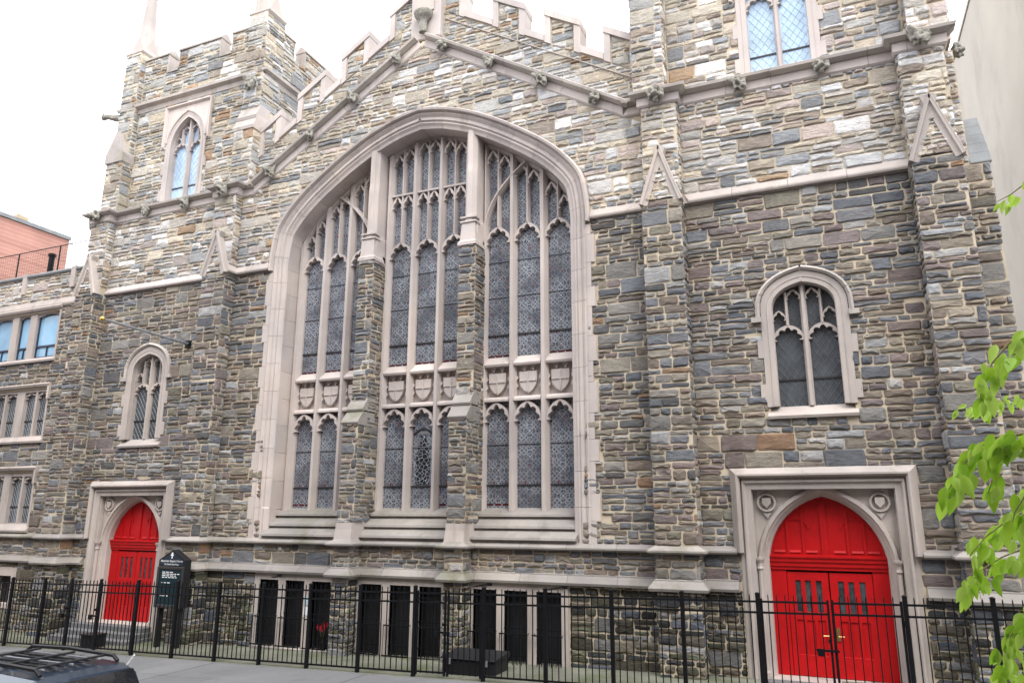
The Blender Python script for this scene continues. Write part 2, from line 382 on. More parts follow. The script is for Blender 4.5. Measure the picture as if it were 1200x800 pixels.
def masonry(fr, u0, u1, v0, v1, pal, seed, holes=(), clips=(), joint=.0135, owner=None, sc=1.0, relief=1.0, dark=None, pale=None):
    rng = random.Random(seed); O, U, N = fr; HE = [hole_edges(h) for h in holes]
    for a, b, c, d in layout(u0, u1, v0, v1, rng, sc):
        a = max(a, u0); b = min(b, u1)
        if b - a < .05: continue
        g = joint * rng.uniform(.7, 1.3); jt = lambda: rng.uniform(-.011, .011)
        poly = [(a + g + jt(), c + g + jt()), (b - g + jt(), c + g + jt()), (b - g + jt(), d - g + jt()), (a + g + jt(), d - g + jt())]
        sl = rng.uniform(-.02, .02) if b - a > .3 else 0
        poly = [(p[0] + (sl if i in (2, 3) else 0), p[1]) for i, p in enumerate(poly)]
        for nx, ny, cc in clips: poly = clip(poly, nx, ny, cc - g * .6) if len(poly) > 2 else poly
        for E, bb in HE:
            if len(poly) < 3 or b < bb[0] or a > bb[1] or d < bb[2] or c > bb[3]: continue
            m = (sum(p[0] for p in poly) / len(poly), sum(p[1] for p in poly) / len(poly))
            e = max(E, key=lambda q: q[0] * m[0] + q[1] * m[1] - q[2])
            poly = clip(poly, -e[0], -e[1], -e[2] - .004)
        poly = clean(poly)
        if len(poly) < 3 or area2(poly) < .0035: continue
        if max(p[0] for p in poly) - min(p[0] for p in poly) < .07 or max(p[1] for p in poly) - min(p[1] for p in poly) < .045: continue
        # outline: chamfered corners and broken edges
        pts = []; n = len(poly)
        for i in range(n):
            p, q, nx_ = Vector(poly[i - 1]), Vector(poly[i]), Vector(poly[(i + 1) % n])
            l1 = (p - q).length; l2 = (nx_ - q).length; ch = min(.042, l1 * .24, l2 * .24) * rng.uniform(.25, 1.25)
            pts.append(q + (p - q).normalized() * ch); pts.append(q + (nx_ - q).normalized() * ch)
            if l2 > .26:
                mid = (q + nx_) / 2 + (nx_ - q) * rng.uniform(-.2, .2); nn = Vector((nx_.y - q.y, q.x - nx_.x)).normalized(); pts.append(mid + nn * rng.uniform(-.013, .008))
        cx = sum(p.x for p in pts) / len(pts); cy = sum(p.y for p in pts) / len(pts); C = Vector((cx, cy)); m = len(pts)
        wmin = min(b - a, d - c); ins = min(.045, wmin * .24); pr = rng.uniform(.012, .048) * relief; tiltx, tilty = rng.uniform(-.05, .05), rng.uniform(-.09, .06)
        V = []
        def put(p, dd): V.append(tuple(O + U * p.x + Vector((0, 0, p.y)) + N * dd))
        for p in pts: put(p, -.012)
        for p in pts: put(p, .006 + rng.uniform(0, .004))
        for p in pts:
            dl = max((p - C).length, 1e-4); q = p + (C - p) * min(.6, ins * rng.uniform(.6, 1.3) / dl)
            put(q, max(.009, pr + (q.x - cx) * tiltx + (q.y - cy) * tilty + rng.uniform(-.007, .009)))
        put(C + Vector((rng.uniform(-.12, .12) * (b - a), rng.uniform(-.12, .12) * (d - c))), pr + rng.uniform(.0, .022))
        F = []
        for k in range(2):
            for i in range(m): j = (i + 1) % m; F.append((k * m + i, k * m + j, (k + 1) * m + j, (k + 1) * m + i))
        for i in range(m): F.append((2 * m + i, 2 * m + (i + 1) % m, 3 * m))
        col = pick(rng, pal)
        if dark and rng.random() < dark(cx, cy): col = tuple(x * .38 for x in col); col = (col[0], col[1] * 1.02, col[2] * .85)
        if pale and rng.random() < pale(cx, cy): k = rng.uniform(.45, .85); col = tuple(x + (w - x) * k for x, w in zip(col, (.60, .62, .65)))   # lime bloom washed out of the joints
        STONES.append((V, F, col, owner, V[-1]))

# ------------------------------------------------------------------ contours
def bez_arch(w, h, n=9):
    """right half of a low pointed arch, from (w,0) up to (0,h)"""
    P = [(w, 0), (w, .62 * h), (.55 * w, .88 * h), (0, h)]; o = []
    for i in range(n + 1):
        t = i / n; s = 1 - t
        o.append(tuple(s ** 3 * P[0][k] + 3 * s * s * t * P[1][k] + 3 * s * t * t * P[2][k] + t ** 3 * P[3][k] for k in (0, 1)))
    return o
def two_arch(w, h, n=9):
    Rr = (w * w + h * h) / (2 * w); c = w - Rr; a1 = math.asin(h / Rr); a1 = math.pi - a1 if c > 0 and False else a1
    return [(c + Rr * math.cos(a1 * i / n), Rr * math.sin(a1 * i / n)) for i in range(n + 1)]
BIG = [(5.46, 0), (5.47, .45), (5.41, 1.1), (5.27, 1.68), (4.85, 2.28), (4.2, 2.9), (3.2, 3.6), (2.46, 4.04), (1.73, 4.40), (.87, 4.70), (0, 4.86)]
def catmull(P, n=3):
    o = []
    for i in range(len(P) - 1):
        a, b, c, d = P[max(i - 1, 0)], P[i], P[i + 1], P[min(i + 2, len(P) - 1)]
        for k in range(n):
            t = k / n
            o.append(tuple(.5 * (2 * b[j] + (c[j] - a[j]) * t + (2 * a[j] - 5 * b[j] + 4 * c[j] - d[j]) * t * t + (3 * b[j] - a[j] - 3 * c[j] + d[j]) * t ** 3) for j in (0, 1)))
    return o + [P[-1]]
def arch_path(cx, zs, half, zb=None):
    """full contour, travelling left jamb up, over the apex, right jamb down (x,z)"""
    r = [(cx + x, zs + z) for x, z in half]; l = [(cx - x, zs + z) for x, z in half]
    p = l + r[::-1][1:]
    if zb is not None: p = [(l[0][0], zb)] + p + [(r[0][0], zb)]
    return clean(p)
def offs(path, d):
    """offset an open contour inwards (to the right of travel) by d"""
    o = []
    for i in range(len(path)):
        a = path[max(i - 1, 0)]; b = path[min(i + 1, len(path) - 1)]; p = path[i]
        d1 = Vector((p[0] - a[0], p[1] - a[1])); d2 = Vector((b[0] - p[0], b[1] - p[1]))
        if d1.length < 1e-6: d1 = d2
        if d2.length < 1e-6: d2 = d1
        d1.normalize(); d2.normalize(); t = (d1 + d2).normalized(); k = 1 / max(.45, t.dot(d1))
        o.append((p[0] + t.y * k * d, p[1] - t.x * k * d))
    return o
def cut(path, step, gap=.0045):
    """split a polyline into pieces about step long with a hairline joint between"""
    L = [0]
    for a, b in zip(path, path[1:]): L.append(L[-1] + math.dist(a, b))
    n = max(1, round(L[-1] / step)); out = []
    def at(s):
        for i in range(len(path) - 1):
            if s <= L[i + 1] + 1e-9:
                t = (s - L[i]) / max(1e-9, L[i + 1] - L[i]); return tuple(path[i][k] + (path[i + 1][k] - path[i][k]) * t for k in range(len(path[0])))
        return path[-1]
    for k in range(n):
        s0, s1 = L[-1] * k / n + gap, L[-1] * (k + 1) / n - gap
        out.append([at(s0)] + [p for p, l in zip(path, L) if s0 + .004 < l < s1 - .004] + [at(s1)])
    return out
def archz(path, x):
    z = None
    for a, b in zip(path, path[1:]):
        if min(a[0], b[0]) <= x <= max(a[0], b[0]) and abs(a[0] - b[0]) > 1e-6:
            q = a[1] + (b[1] - a[1]) * (x - a[0]) / (b[0] - a[0]); z = q if z is None else max(z, q)
    return z if z is not None else path[0][1]

# ------------------------------------------------------------------ gothic pieces
def head(mb, x0, x1, zs, za, y0, y1, t=.05, lobes=5, cusp=.16, half='two'):
    """a cusped pointed light head: arch bar with foils cut into its inner edge"""
    w = (x1 - x0) / 2; cx = (x0 + x1) / 2; h = za - zs - t
    hf = two_arch(w, max(h, w * .9), 14) if h > w * .9 else bez_arch(w, h, 14)
    sc = h / hf[-1][1]; hf = [(a, b * sc) for a, b in hf]
    inner = arch_path(cx, zs, hf); n = len(inner)
    outp = offs(inner, -t); outp = [(a, max(b, zs)) for a, b in outp]
    foil = []
    for i, p in enumerate(inner):
        u = i / (n - 1); c = (1 - abs(math.sin(u * math.pi * lobes))) ** 1.3 * cusp * (x1 - x0) if 0 < i < n - 1 else cusp * (x1 - x0) * .85
        foil.append(c)
    ins = [(a + (cx - a) * min(.7, c / max(w * .7, abs(a - cx) + abs(b - zs) * .6)), b + (zs + h * .30 - b) * min(.7, c / max(w * .7, abs(a - cx) + abs(b - zs) * .6))) for (a, b), c in zip(inner, foil)]
    mb.plate(outp + ins[::-1], y0, y1)
    return mb
def mullion(mb, x0, x1, y0, y1, z0, z1, z2=None):
    """moulded upright, chamfered to a nosing in front; z2 = top at the right edge if raking"""
    c = (x1 - x0) * .30; ym = y0 + (y1 - y0) * .45; z2 = z1 if z2 is None else z2
    pl = [(x0, ym), (x0 + c, y0), (x1 - c, y0), (x1, ym), (x1, y1), (x0, y1)]
    zt = lambda x: z1 + (z2 - z1) * (x - x0) / (x1 - x0)
    return mb.loft([[(x, y, z0) for x, y in pl], [(x, y, zt(x)) for x, y in pl]])
def lattice(x0, x1, z0, z1, y, s, r, top=None):
    """diamond leading inside a light; top(x) gives the head height"""
    mb = MB(); h = z1 - z0; w = x1 - x0; k = 1.45
    for sg in (1, -1):
        c = -h / k
        while c < w + h / k:
            pts = []
            for i in range(25):
                zz = z0 + h * i / 24; xx = x0 + c + sg * (zz - z0) / k if sg > 0 else x0 + c - (zz - z0) / k + 0
                if x0 <= xx <= x1 and (top is None or zz < top(xx)): pts.append((xx, zz))
            if len(pts) > 1:
                a, b = pts[0], pts[-1]; d = Vector((b[0] - a[0], b[1] - a[1])).normalized(); q = Vector((-d.y, d.x)) * r
                mb.add([(a[0] + q.x, y, a[1] + q.y), (a[0] - q.x, y, a[1] - q.y), (b[0] - q.x, y, b[1] - q.y), (b[0] + q.x, y, b[1] + q.y), (a[0], y - .008, a[1]), (b[0], y - .008, b[1])],
                       [(0, 4, 5, 3), (4, 1, 2, 5)])
            c += s
    return mb
_boss = {}
def boss(x, y, z, s, parent, kind=0, rz=0, name='carved_boss'):
    if kind not in _boss:
        rng = random.Random(70 + kind); bm = bmesh.new(); bmesh.ops.create_icosphere(bm, subdivisions=4, radius=1)
        lumps = [(Vector((rng.uniform(-1, 1), rng.uniform(-1, .1), rng.uniform(-1, 1))).normalized(), rng.uniform(.18, .42), rng.uniform(.1, .3)) for _ in range(10)] + [(Vector((rng.uniform(-1, 1), rng.uniform(-1, .1), rng.uniform(-1, 1))).normalized(), rng.choice((-1, 1)) * rng.uniform(.2, .4), rng.uniform(.015, .05)) for _ in range(46)]
        lumps += [(Vector((0, -1, -.1)), .45, .22), (Vector((-.4, -.85, .3)), -.3, .09), (Vector((.4, -.85, .3)), -.3, .09), (Vector((-.95, -.2, .55)), .5, .12), (Vector((.95, -.2, .55)), .5, .12), (Vector((0, -.9, -.5)), -.28, .06)]
        for v in bm.verts:
            d = v.co.normalized(); k = .82
            for c, a, wd in lumps: k += a * math.exp(-((d - c.normalized()).length_squared) / wd)
            v.co = d * k; v.co.x *= .85; v.co.y *= .75
        me = bpy.data.meshes.new('carved_boss'); bm.to_mesh(me); bm.free(); me.materials.append(M['carved']); _boss[kind] = me
    o = bpy.data.objects.new(name, _boss[kind]); link(o, parent, (x, y, z)); s *= .8; o.scale = (s, s, s); o.rotation_euler = (0, 0, rz); return o

# ================================================================== the church
CX = -10.9                                 # axis of the nave front
church = thing('church', 'grey rubble-stone gothic church with a huge traceried window, two towers and red doors', 'church', (CX, 0, 0))
TW = [(-.27, 1), (-21.47, -1)]             # tower axes; +1: nave lies to the left of the tower
PB, PU = .50, .30                          # buttress projection below / above the string course
ZF, ZE, ZB, ZA = 2.03, 2.83, 11.50, 14.34  # undersides of the four string courses
PIERS = [(-12.88, -12.36), (-9.40, -8.88)]

# ---- contours of the big window
bigpath = arch_path(CX, 11.25, catmull(BIG), 3.0)
big_hole = offs(bigpath, .28); big_stone = offs(bigpath, -.03)
QUO = []                                   # toothed blocks along the jambs: (side, z0, z1, extra width)
_z, _k = 3.0, 0
while _z < 11.2:
    _h = min(.55 + .25 * ((_k * 7) % 3) / 2, 11.4 - _z); QUO.append((_z, _z + _h, .12 if _k % 2 else .02)); _z += _h; _k += 1
quo_holes = [[(min(a, b), z0), (max(a, b), z0), (max(a, b), z1), (min(a, b), z1)] for z0, z1, w in QUO if w > .1 for a, b in ((CX - 5.2, CX - 5.62), (CX + 5.2, CX + 5.62))]; big_in = offs(bigpath, .60)
# ---- gable lines
SL = .612
def rake(x): return 18.33 - SL * abs(x + 10.88)             # underside of raking cornice
YP = .40
def cren(x): return 20.36 - .61 * abs(x - CX)               # top of embrasures in the nave parapet

BASEW = [(-15.78, -15.10), (-14.84, -14.16), (-13.90, -13.32 + .08), (-12.22, -11.56), (-11.30, -10.64), (-10.38, -9.72), (-8.78, -8.14), (-7.90, -7.26), (-7.02, -6.36)]
GROUPS = [(-15.98, -13.06, 0), (-12.36, -9.52, 3), (-8.88, -6.18, 6)]
PORT = [(-.24, -1), (-21.53, 1)]           # portal axes
def rect(x0, x1, z0, z1): return [(x0, z0), (x1, z0), (x1, z1), (x0, z1)]

# ---- backing walls (mortar shows between the stones)
def wall_front(name, outer, holes, y0, y1): return MB().plate(outer, y0, y1, holes).build(name, M['mortar'], church, center=False)
nave = wall_front('nave_wall', [(-17.87, -.5), (-3.87, -.5), (-3.87, 14.5)] + [(x, rake(x) + .25) for x in (-4.4, -10.88, -17.36)] + [(-17.87, 14.5)],
                  [offs(bigpath, .06)] + [rect(a, b, 0.02, 1.84) for a, b in BASEW], 0, .35)
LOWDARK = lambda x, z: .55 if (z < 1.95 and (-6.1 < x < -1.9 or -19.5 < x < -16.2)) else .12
gaps = [(-17.9, -16.0), (-6.16, -3.85)]
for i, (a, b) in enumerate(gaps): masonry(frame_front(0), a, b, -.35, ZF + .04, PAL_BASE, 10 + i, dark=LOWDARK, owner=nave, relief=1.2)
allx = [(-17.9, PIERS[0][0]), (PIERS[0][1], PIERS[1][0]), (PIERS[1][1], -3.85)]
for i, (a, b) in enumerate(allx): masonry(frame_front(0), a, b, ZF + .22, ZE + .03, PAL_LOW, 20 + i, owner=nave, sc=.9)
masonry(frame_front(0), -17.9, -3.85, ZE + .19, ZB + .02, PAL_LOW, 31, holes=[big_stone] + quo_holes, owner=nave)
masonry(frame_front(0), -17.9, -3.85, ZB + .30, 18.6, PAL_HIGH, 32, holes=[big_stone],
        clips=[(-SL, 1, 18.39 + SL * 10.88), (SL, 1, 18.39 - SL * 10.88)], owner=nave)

# ---- string courses, cut into blocks with hairline joints
def course(path, prof, step=1.25, mat='lime', name='string_course_block'):
    for pc in cut(path, step): MB().plan_sweep(pc, prof).build(name, M[mat], church)
def jogs(a, b, lst, p):
    """plan path along y=0 from a to b stepping out round (x0,x1) buttresses"""
    pts = [(a, 0)]
    for x0, x1 in sorted(lst):
        if x1 <= a or x0 >= b: continue
        pts += [(x0, 0), (x0, -p), (x1, -p), (x1, 0)]
    return clean(pts + [(b, 0)]) if pts[-1][0] < b else clean(pts)
LB1, LB2, RB1, RB2 = (-25.04, -24.04), (-18.85, -17.87), (-3.87, -2.89), (2.30, 3.30)
BUTT = [LB1, LB2, RB1, RB2]
PE = [(-.05, ZE), (.04, ZE), (.05, ZE + .035), (.15, ZE + .015), (.18, ZE + .05), (.18, ZE + .09), (.0, ZE + .20), (-.05, ZE + .20)]
PF = [(-.05, ZF), (.16, ZF), (.18, ZF + .06), (.10, ZF + .17), (.055, ZF + .22), (.055, ZF + .245), (.0, ZF + .27), (-.05, ZF + .27)]
PBc = [(-.05, ZB - .02), (.03, ZB - .02), (.04, ZB + .03), (.12, ZB + .01), (.14, ZB + .05), (.14, ZB + .09), (.0, ZB + .32), (-.05, ZB + .32)]
doorspan = [(-23.40, -19.64), (-2.12, 1.64)]
for a, b, lst in ((-33, -23.40, [LB1]), (-19.66, -2.10, [LB2, RB1]), (1.62, 3.32, [RB2])):
    course(jogs(a, b, lst + PIERS, PB), PE, mat='lime_wet'); course(jogs(a, b, lst + PIERS, PB), PF, mat='lime_wet')
course(jogs(LB1[1], LB2[0], [], PB), PBc, mat='lime_pale')
course([(LB2[1], -PB), (LB2[1], 0), (CX - 5.50, 0)], PBc); course([(CX + 5.50, 0), (RB1[0], 0)], PBc); course([(RB1[1], -.1), (RB1[1], 0), (RB2[0], 0)], PBc)
# cornice: plain fascia below, weathered drip mould above
PA1 = [(-.05, ZA), (.03, ZA), (.07, ZA + .05), (.07, ZA + .28), (-.05, ZA + .28)]
PA2 = [(-.55, ZA + .28), (.12, ZA + .28), (.24, ZA + .34), (.26, ZA + .41), (.17, ZA + .47), (.02, ZA + .50), (-.55, ZA + .56)]
for pr, mt, nm in ((PA1, 'lime_pale', 'cornice_block'), (PA2, 'lime_moss', 'cornice_drip_mould')):
    course(jogs(-25.10, -17.36, [LB1, LB2], PU), pr, 1.1, mt, nm); course(jogs(-4.40, 3.36, [RB1, RB2], PU), pr, 1.1, mt, nm)
# raking cornice of the gable
for x0, x1 in ((-17.36, -10.88), (-4.40, -10.88)):
    path = [(x0, rake(x0)), (x1, rake(x1))]
    if x0 > x1: path = path[::-1]
    for pc in cut(path, 1.05):
        MB().ring_sweep(pc, [(0, -.03), (.05, -.07), (.27, -.07), (.27, .2), (0, .2)]).build('gable_cornice_block', M['lime_pale'], church)
        MB().ring_sweep(pc, [(.27, -.12), (.33, -.24), (.40, -.26), (.45, -.17), (.47, .0), (.55, .45), (.27, .45)]).build('gable_drip_mould', M['lime_moss'], church)
for i, d in enumerate((-5.75, -4.12, -2.48, -.82, .82, 2.48, 4.12, 5.75)): boss(CX + d, -.17, rake(CX + d) + .23, .22, church, i % 3, .3 * (-1) ** i)
for i, x in enumerate((-3.38, 2.80, -18.36, -24.55)): boss(x, -PU - .18, 14.56, .27, church, (i + 1) % 3)
for i, x in enumerate((-1.31, .68, -22.35, -20.42)): boss(x, -.16, 14.55, .23, church, i % 3)
boss(3.62, .35, 14.5, .22, church, 1, 1.2); boss(-25.35, .1, 14.5, .24, church, 0, -1)

# ---- nave parapet with stepped merlons
MER = [(-17.72, -16.84), (-16.08, -14.98), (-14.30, -13.24), (-12.40, -9.60), (-8.56, -7.50), (-6.82, -5.72), (-4.98, -4.05)]
MH = .88
top = []
for a, b in MER:
    top += [(a, cren(a) - .02), (a, cren(a) + MH)] + ([(CX, cren(CX) + MH)] if a < CX < b else []) + [(b, cren(b) + MH), (b, cren(b) - .02)]
par = MB().plate([(-17.75, 14.4), (CX, 18.0), (-4.05, 14.4)] + top[::-1], YP, YP + .5).build('nave_parapet', M['mortar'], church, center=False)
for sgn in (-1, 1):
    u0, u1 = (-17.72, CX) if sgn < 0 else (CX, -4.07)
    # z <= cren(x) - .24   and   z >= rake(x) + .25
    if sgn < 0: cl = [(-.61, 1, 20.36 - .24 - .61 * CX), (SL, -1, -(18.33 + .25 + SL * 10.88))]
    else: cl = [(.61, 1, 20.36 - .24 + .61 * CX), (-SL, -1, -(18.33 + .25 - SL * 10.88))]
    masonry(frame_front(YP), u0, u1, 14.7, 20.4, PAL_TOP, 50 + sgn, clips=cl, owner=par, sc=.95, pale=lambda x, z: .75 if (z < rake(x) + .95 and (-17.4 < x < -14.6 or -6.6 < x < -4.3 or -9.2 < x < -8.4)) else .06)
for i, (a, b) in enumerate(MER):
    for sgn in ((-1, 1) if a < CX < b else ((-1,) if b < CX else (1,))):
        u0, u1 = (a + .19, min(b - .19, CX)) if sgn < 0 else (max(a + .19, CX), b - .19)
        if a < CX < b: u0, u1 = (a + .19, CX - .58) if sgn < 0 else (CX + .58, b - .19)
        lo = min(cren(u0), cren(u1)) - .24; hi = max(cren(u0), cren(u1)) + MH - .2
        if sgn < 0: cl = [(-.61, 1, 20.36 + MH - .2 - .61 * CX), (.61, -1, -(20.36 - .24 - .61 * CX))]
        else: cl = [(.61, 1, 20.36 + MH - .2 + .61 * CX), (-.61, -1, -(20.36 - .24 + .61 * CX))]
        masonry(frame_front(YP), u0, u1, lo, hi, PAL_TOP, 60 + 2 * i + sgn, clips=cl, owner=par, sc=.9)
        # limestone edging of the merlon
        uu0, uu1 = (a - .03, min(b + .03, CX)) if sgn < 0 else (max(a - .03, CX), b + .03)
        q = lambda x, d: (x, cren(x) + MH + d)
        MB().plate([q(uu0, -.18), q(uu1, -.18), q(uu1, .04), q(uu0, .04)], YP - .09, YP + .6).build('coping_stone', M['lime_pale'], par)
    for x0, x1 in ((a - .02, a + .18), (b - .18, b + .02)):
        MB().plate([(x0, cren(x0) - .22), (x1, cren(x1) - .22), (x1, cren(x1) + MH - .185), (x0, cren(x0) + MH - .185)], YP - .06, YP + .56).build('merlon_jamb', M['lime_pale'], par)
for (a, b), (c, d) in zip(MER, MER[1:]):
    x0, x1 = b + .025, c - .025
    MB().plate([(x0, cren(x0) - .20), (x1, cren(x1) - .20), (x1, cren(x1) + .03), (x0, cren(x0) + .03)], YP - .09, YP + .6).build('coping_stone', M['lime_pale'], par)
MB().ring_sweep([(x, cren(x) - .50) for x in (CX + .6, -4.1)], [(0, YP + .1), (0, YP - .06), (.022, YP - .06), (.03, YP + .1)]).build('flashing', M['lime'], par)   # thin pale flashing line
# apex pedestal with carved corbel
MB().box(CX - .55, CX + .55, YP - .28, YP + .3, 18.75, 22.6).build('apex_pedestal', M['lime_pale'], church, bevel=.04)
MB().box(CX - .33, CX + .33, YP - .33, YP - .25, 19.75, 22.4).build('apex_panel', M['lime'], church)
cb = MB(); ringz = [(.13, 18.9), (.14, 19.30), (.18, 19.36), (.29, 19.48), (.33, 19.56), (.34, 19.62), (.28, 19.68), (.22, 19.70)]
cb.loft([[(CX + r * math.cos(t * math.pi / 5), YP - .42 + r * .8 * math.sin(t * math.pi / 5), z) for t in range(10)] for r, z in ringz]).build('carved_corbel', M['carved'], church)
# roof behind the parapet
for sgn in (-1, 1):
    x1 = CX + sgn * 6.8
    MB().add([(CX, .95, 19.0), (x1, .95, 14.8), (x1, 26, 14.8), (CX, 26, 19.0), (CX, .95, 18.8), (x1, .95, 14.6), (x1, 26, 14.6), (CX, 26, 18.8)],
             [(0, 1, 2, 3), (4, 7, 6, 5), (0, 4, 5, 1), (1, 5, 6, 2), (2, 6, 7, 3)]).build('nave_roof', M['coping'], church)

# ---- the great window: frame, reveal, tracery
bw = MB().ring_sweep(offs(bigpath, .10), [(.02, .02), (.02, -.02), (0, -.05), (-.03, -.05)][:3] + [(-.02, .02)]).build('great_window', M['lime'], church, center=False)
bw['label'] = 'great pointed window of nine tall lights in a moulded limestone frame'
mould = [(0, -.035), (-.05, -.055), (-.09, -.02), (-.14, .03), (-.17, .0), (-.24, .0), (-.28, .06), (-.33, .03), (-.40, .09), (-.47, .12), (-.468, .34), (0, .34)]
for pc in cut(offs(bigpath, .11), .9): MB().ring_sweep(pc, mould).build('jamb_block', M['lime_pale'], bw)
arch_only = [p for p in bigpath if p[1] > 11.4]
for pc in cut([(bigpath[0][0], 11.45)] + arch_only + [(bigpath[-1][0], 11.45)], 1.1):
    MB().ring_sweep(pc, [(.03, .1), (.03, -.10), (-.02, -.17), (-.08, -.15), (-.11, -.05), (-.105, .1)]).build('hood_mould_block', M['lime_pale'], bw)
for sg in (-1, 1):
    for z0, z1, w in QUO:
        x0, x1 = CX + sg * 5.34, CX + sg * (5.47 + w)
        MB().box(min(x0, x1), max(x0, x1), -.045, .2, z0 + .004, z1 - .004).build('quoin_block', M['lime_pale'], bw)
for pc in cut(offs(bigpath, .59), .85): MB().ring_sweep(pc, [(0, .115), (0, 1.0), (.25, 1.0), (.25, .36), (.09, .345), (.007, .115)]).build('reveal_block', M['lime_pale'], bw)
TY0, TY1 = .66, .96                        # tracery depth
inn = big_in
MB().ring_sweep(inn, [(.02, .68), (-.05, .68), (-.11, .76), (-.11, .96), (.02, .96)]).build('tracery_rim', M['lime_pale'], bw)
BAYS = [(-15.77, [(-15.51, -14.81), (-14.585, -13.885), (-13.66, -12.96)], -12.84), (-12.40, [(-12.20, -11.48), (-11.26, -10.54), (-10.32, -9.60)], -9.40), (-8.92, [(-8.83, -8.13), (-7.90, -7.18), (-6.93, -6.24)], -6.02)]
glassY = .84
for bi, (bx0, lights, bx1) in enumerate(BAYS):
    edges = [bx0] + [e for l in lights for e in l] + [bx1]
    for m0, m1 in zip(edges[0::2], edges[1::2]):
        xm = (m0 + m1) / 2; zt = min(archz(inn, min(max(m0, -15.7), -6.1)), archz(inn, min(max(m1, -15.7), -6.1)))
        za, zb2 = archz(inn, max(m0, -15.72)), archz(inn, min(m1, -6.08))
        if za < 4: za = zb2
        if zb2 < 4: zb2 = za
        mullion(MB(), m0, m1, TY0 - .06, TY1, 3.80, za - .02, zb2 - .02).build('mullion', M['lime_pale'], bw)
    # sill slopes, stepped out to the string course
    PS = [(1.0, 3.95), (.40, 3.72), (.38, 3.66), (.47, 3.64), (.45, 3.60), (.14, 3.42), (.12, 3.36), (.21, 3.34), (.18, 3.30), (-.12, 3.14), (-.14, 3.08), (-.04, 3.05), (-.04, 2.95), (1.0, 2.95)]
    sx0, sx1 = (-15.86 if bi == 0 else PIERS[bi - 1][1] + .002), (-5.94 if bi == 2 else PIERS[bi][0] - .002)
    n = 3
    for k in range(n):
        a, b = sx0 + (sx1 - sx0) * k / n + .002, sx0 + (sx1 - sx0) * (k + 1) / n - .002
        MB().loft([[(x, y, z) for y, z in PS] for x in (a, b)]).build('sill_block', M['lime_wet'], bw)
    for li, (l0, l1) in enumerate(lights):
        w = l1 - l0; xm = (l0 + l1) / 2
        # panes
        p1 = MB().plate(rect(l0 - .05, l1 + .05, 3.85, 6.9), glassY, glassY + .02).build('stained_pane', M['stained'], bw)
        p2 = MB().plate(rect(l0 - .05, l1 + .05, 8.0, 12.08), glassY, glassY + .02).build('stained_pane', M['stained'], bw)
        for z in (4.50, 5.62): MB().box(l0, l1, glassY - .03, glassY - .004, z - (.02 if z < 5 else .008), z + (.02 if z < 5 else .008)).build('saddle_bar', M['lead_dark' if z < 5 else 'lead'], bw)
        for z in (8.75, 9.9, 11.0): MB().box(l0, l1, glassY - .03, glassY - .004, z - (.025 if z < 9 else .008), z + (.025 if z < 9 else .008)).build('saddle_bar', M['lead_dark' if z < 9 else 'lead'], bw)
        for zz in (3.94, 8.1):
            if (li + bi * 2) % 4 == 0 or (zz > 5 and (li + bi) % 3):
                for q in range(3): MB().box(l0 + w * (q + .08) / 3, l0 + w * (q + .9) / 3, glassY - .008, glassY - .002, zz + .01, zz + .065).build('red_border_pane', M['red_glass'], bw)
        # heads of the lower and upper tiers
        head(MB(), l0 - .02, l1 + .02, 6.20, 6.78, TY0, TY1 - .06, .055, 5, .15).build('light_head', M['lime_pale'], bw)
        head(MB(), l0 - .02, l1 + .02, 11.50, 12.06, TY0, TY1 - .06, .055, 5, .15).build('light_head', M['lime_pale'], bw)
        # transom with a shield in each panel
        MB().loft([[(x, y, z) for y, z in ((TY0 - .04, 6.80), (TY0 - .04, 6.86), (TY0 + .03, 6.93), (TY1, 6.93), (TY1, 6.80))] for x in (l0 - .04, l1 + .04)]).build('transom', M['lime_pale'], bw)
        MB().loft([[(x, y, z) for y, z in ((TY0 - .04, 7.80), (TY0 - .06, 7.86), (TY0 + .17, 8.10), (TY1, 8.10), (TY1, 7.80))] for x in (l0 - .04, l1 + .04)]).build('transom', M['lime_pale'], bw)
        MB().box(l0 - .04, l1 + .04, TY1 - .10, TY1 + .05, 6.90, 7.82).build('panel_back', M['lime_pale'], bw)
        sw_, zt_ = .26, 7.62
        out = [(xm - sw_, zt_), (xm + sw_, zt_), (xm + sw_, 7.36), (xm + sw_ * .86, 7.22), (xm + sw_ * .5, 7.09), (xm, 7.0), (xm - sw_ * .5, 7.09), (xm - sw_ * .86, 7.22), (xm - sw_, 7.36)]
        sh = MB(); sh.plate(out, TY0 + .06, TY1 - .09)
        sh.box(xm - .018, xm + .018, TY0 + .035, TY0 + .062, 7.05, zt_ - .01); sh.box(xm - sw_ + .01, xm + sw_ - .01, TY0 + .034, TY0 + .063, 7.34, 7.38)
        sh.build('shield', M['lime_pale'], bw)
        for sx in (-1, 1):
            for z in (7.22, 7.45): MB().plate([(xm + sx * w * .54, z - .1), (xm + sx * w * .54, z + .1), (xm + sx * w * .44, z + .02), (xm + sx * w * .44, z - .02)], TY0 + .08, TY1 - .08).build('panel_cusp', M['lime_pale'], bw)
            MB().plate([(xm + sx * .13 - .09, 7.82), (xm + sx * .13 + .09, 7.82), (xm + sx * .13 + .02, 7.66), (xm + sx * .13 - .02, 7.66)], TY0 + .10, TY1 - .08).build('panel_cusp', M['lime_pale'], bw)
        # upper tracery: each light divides in two
        zl = lambda x: archz(inn, min(max(x, -15.72), -6.08))
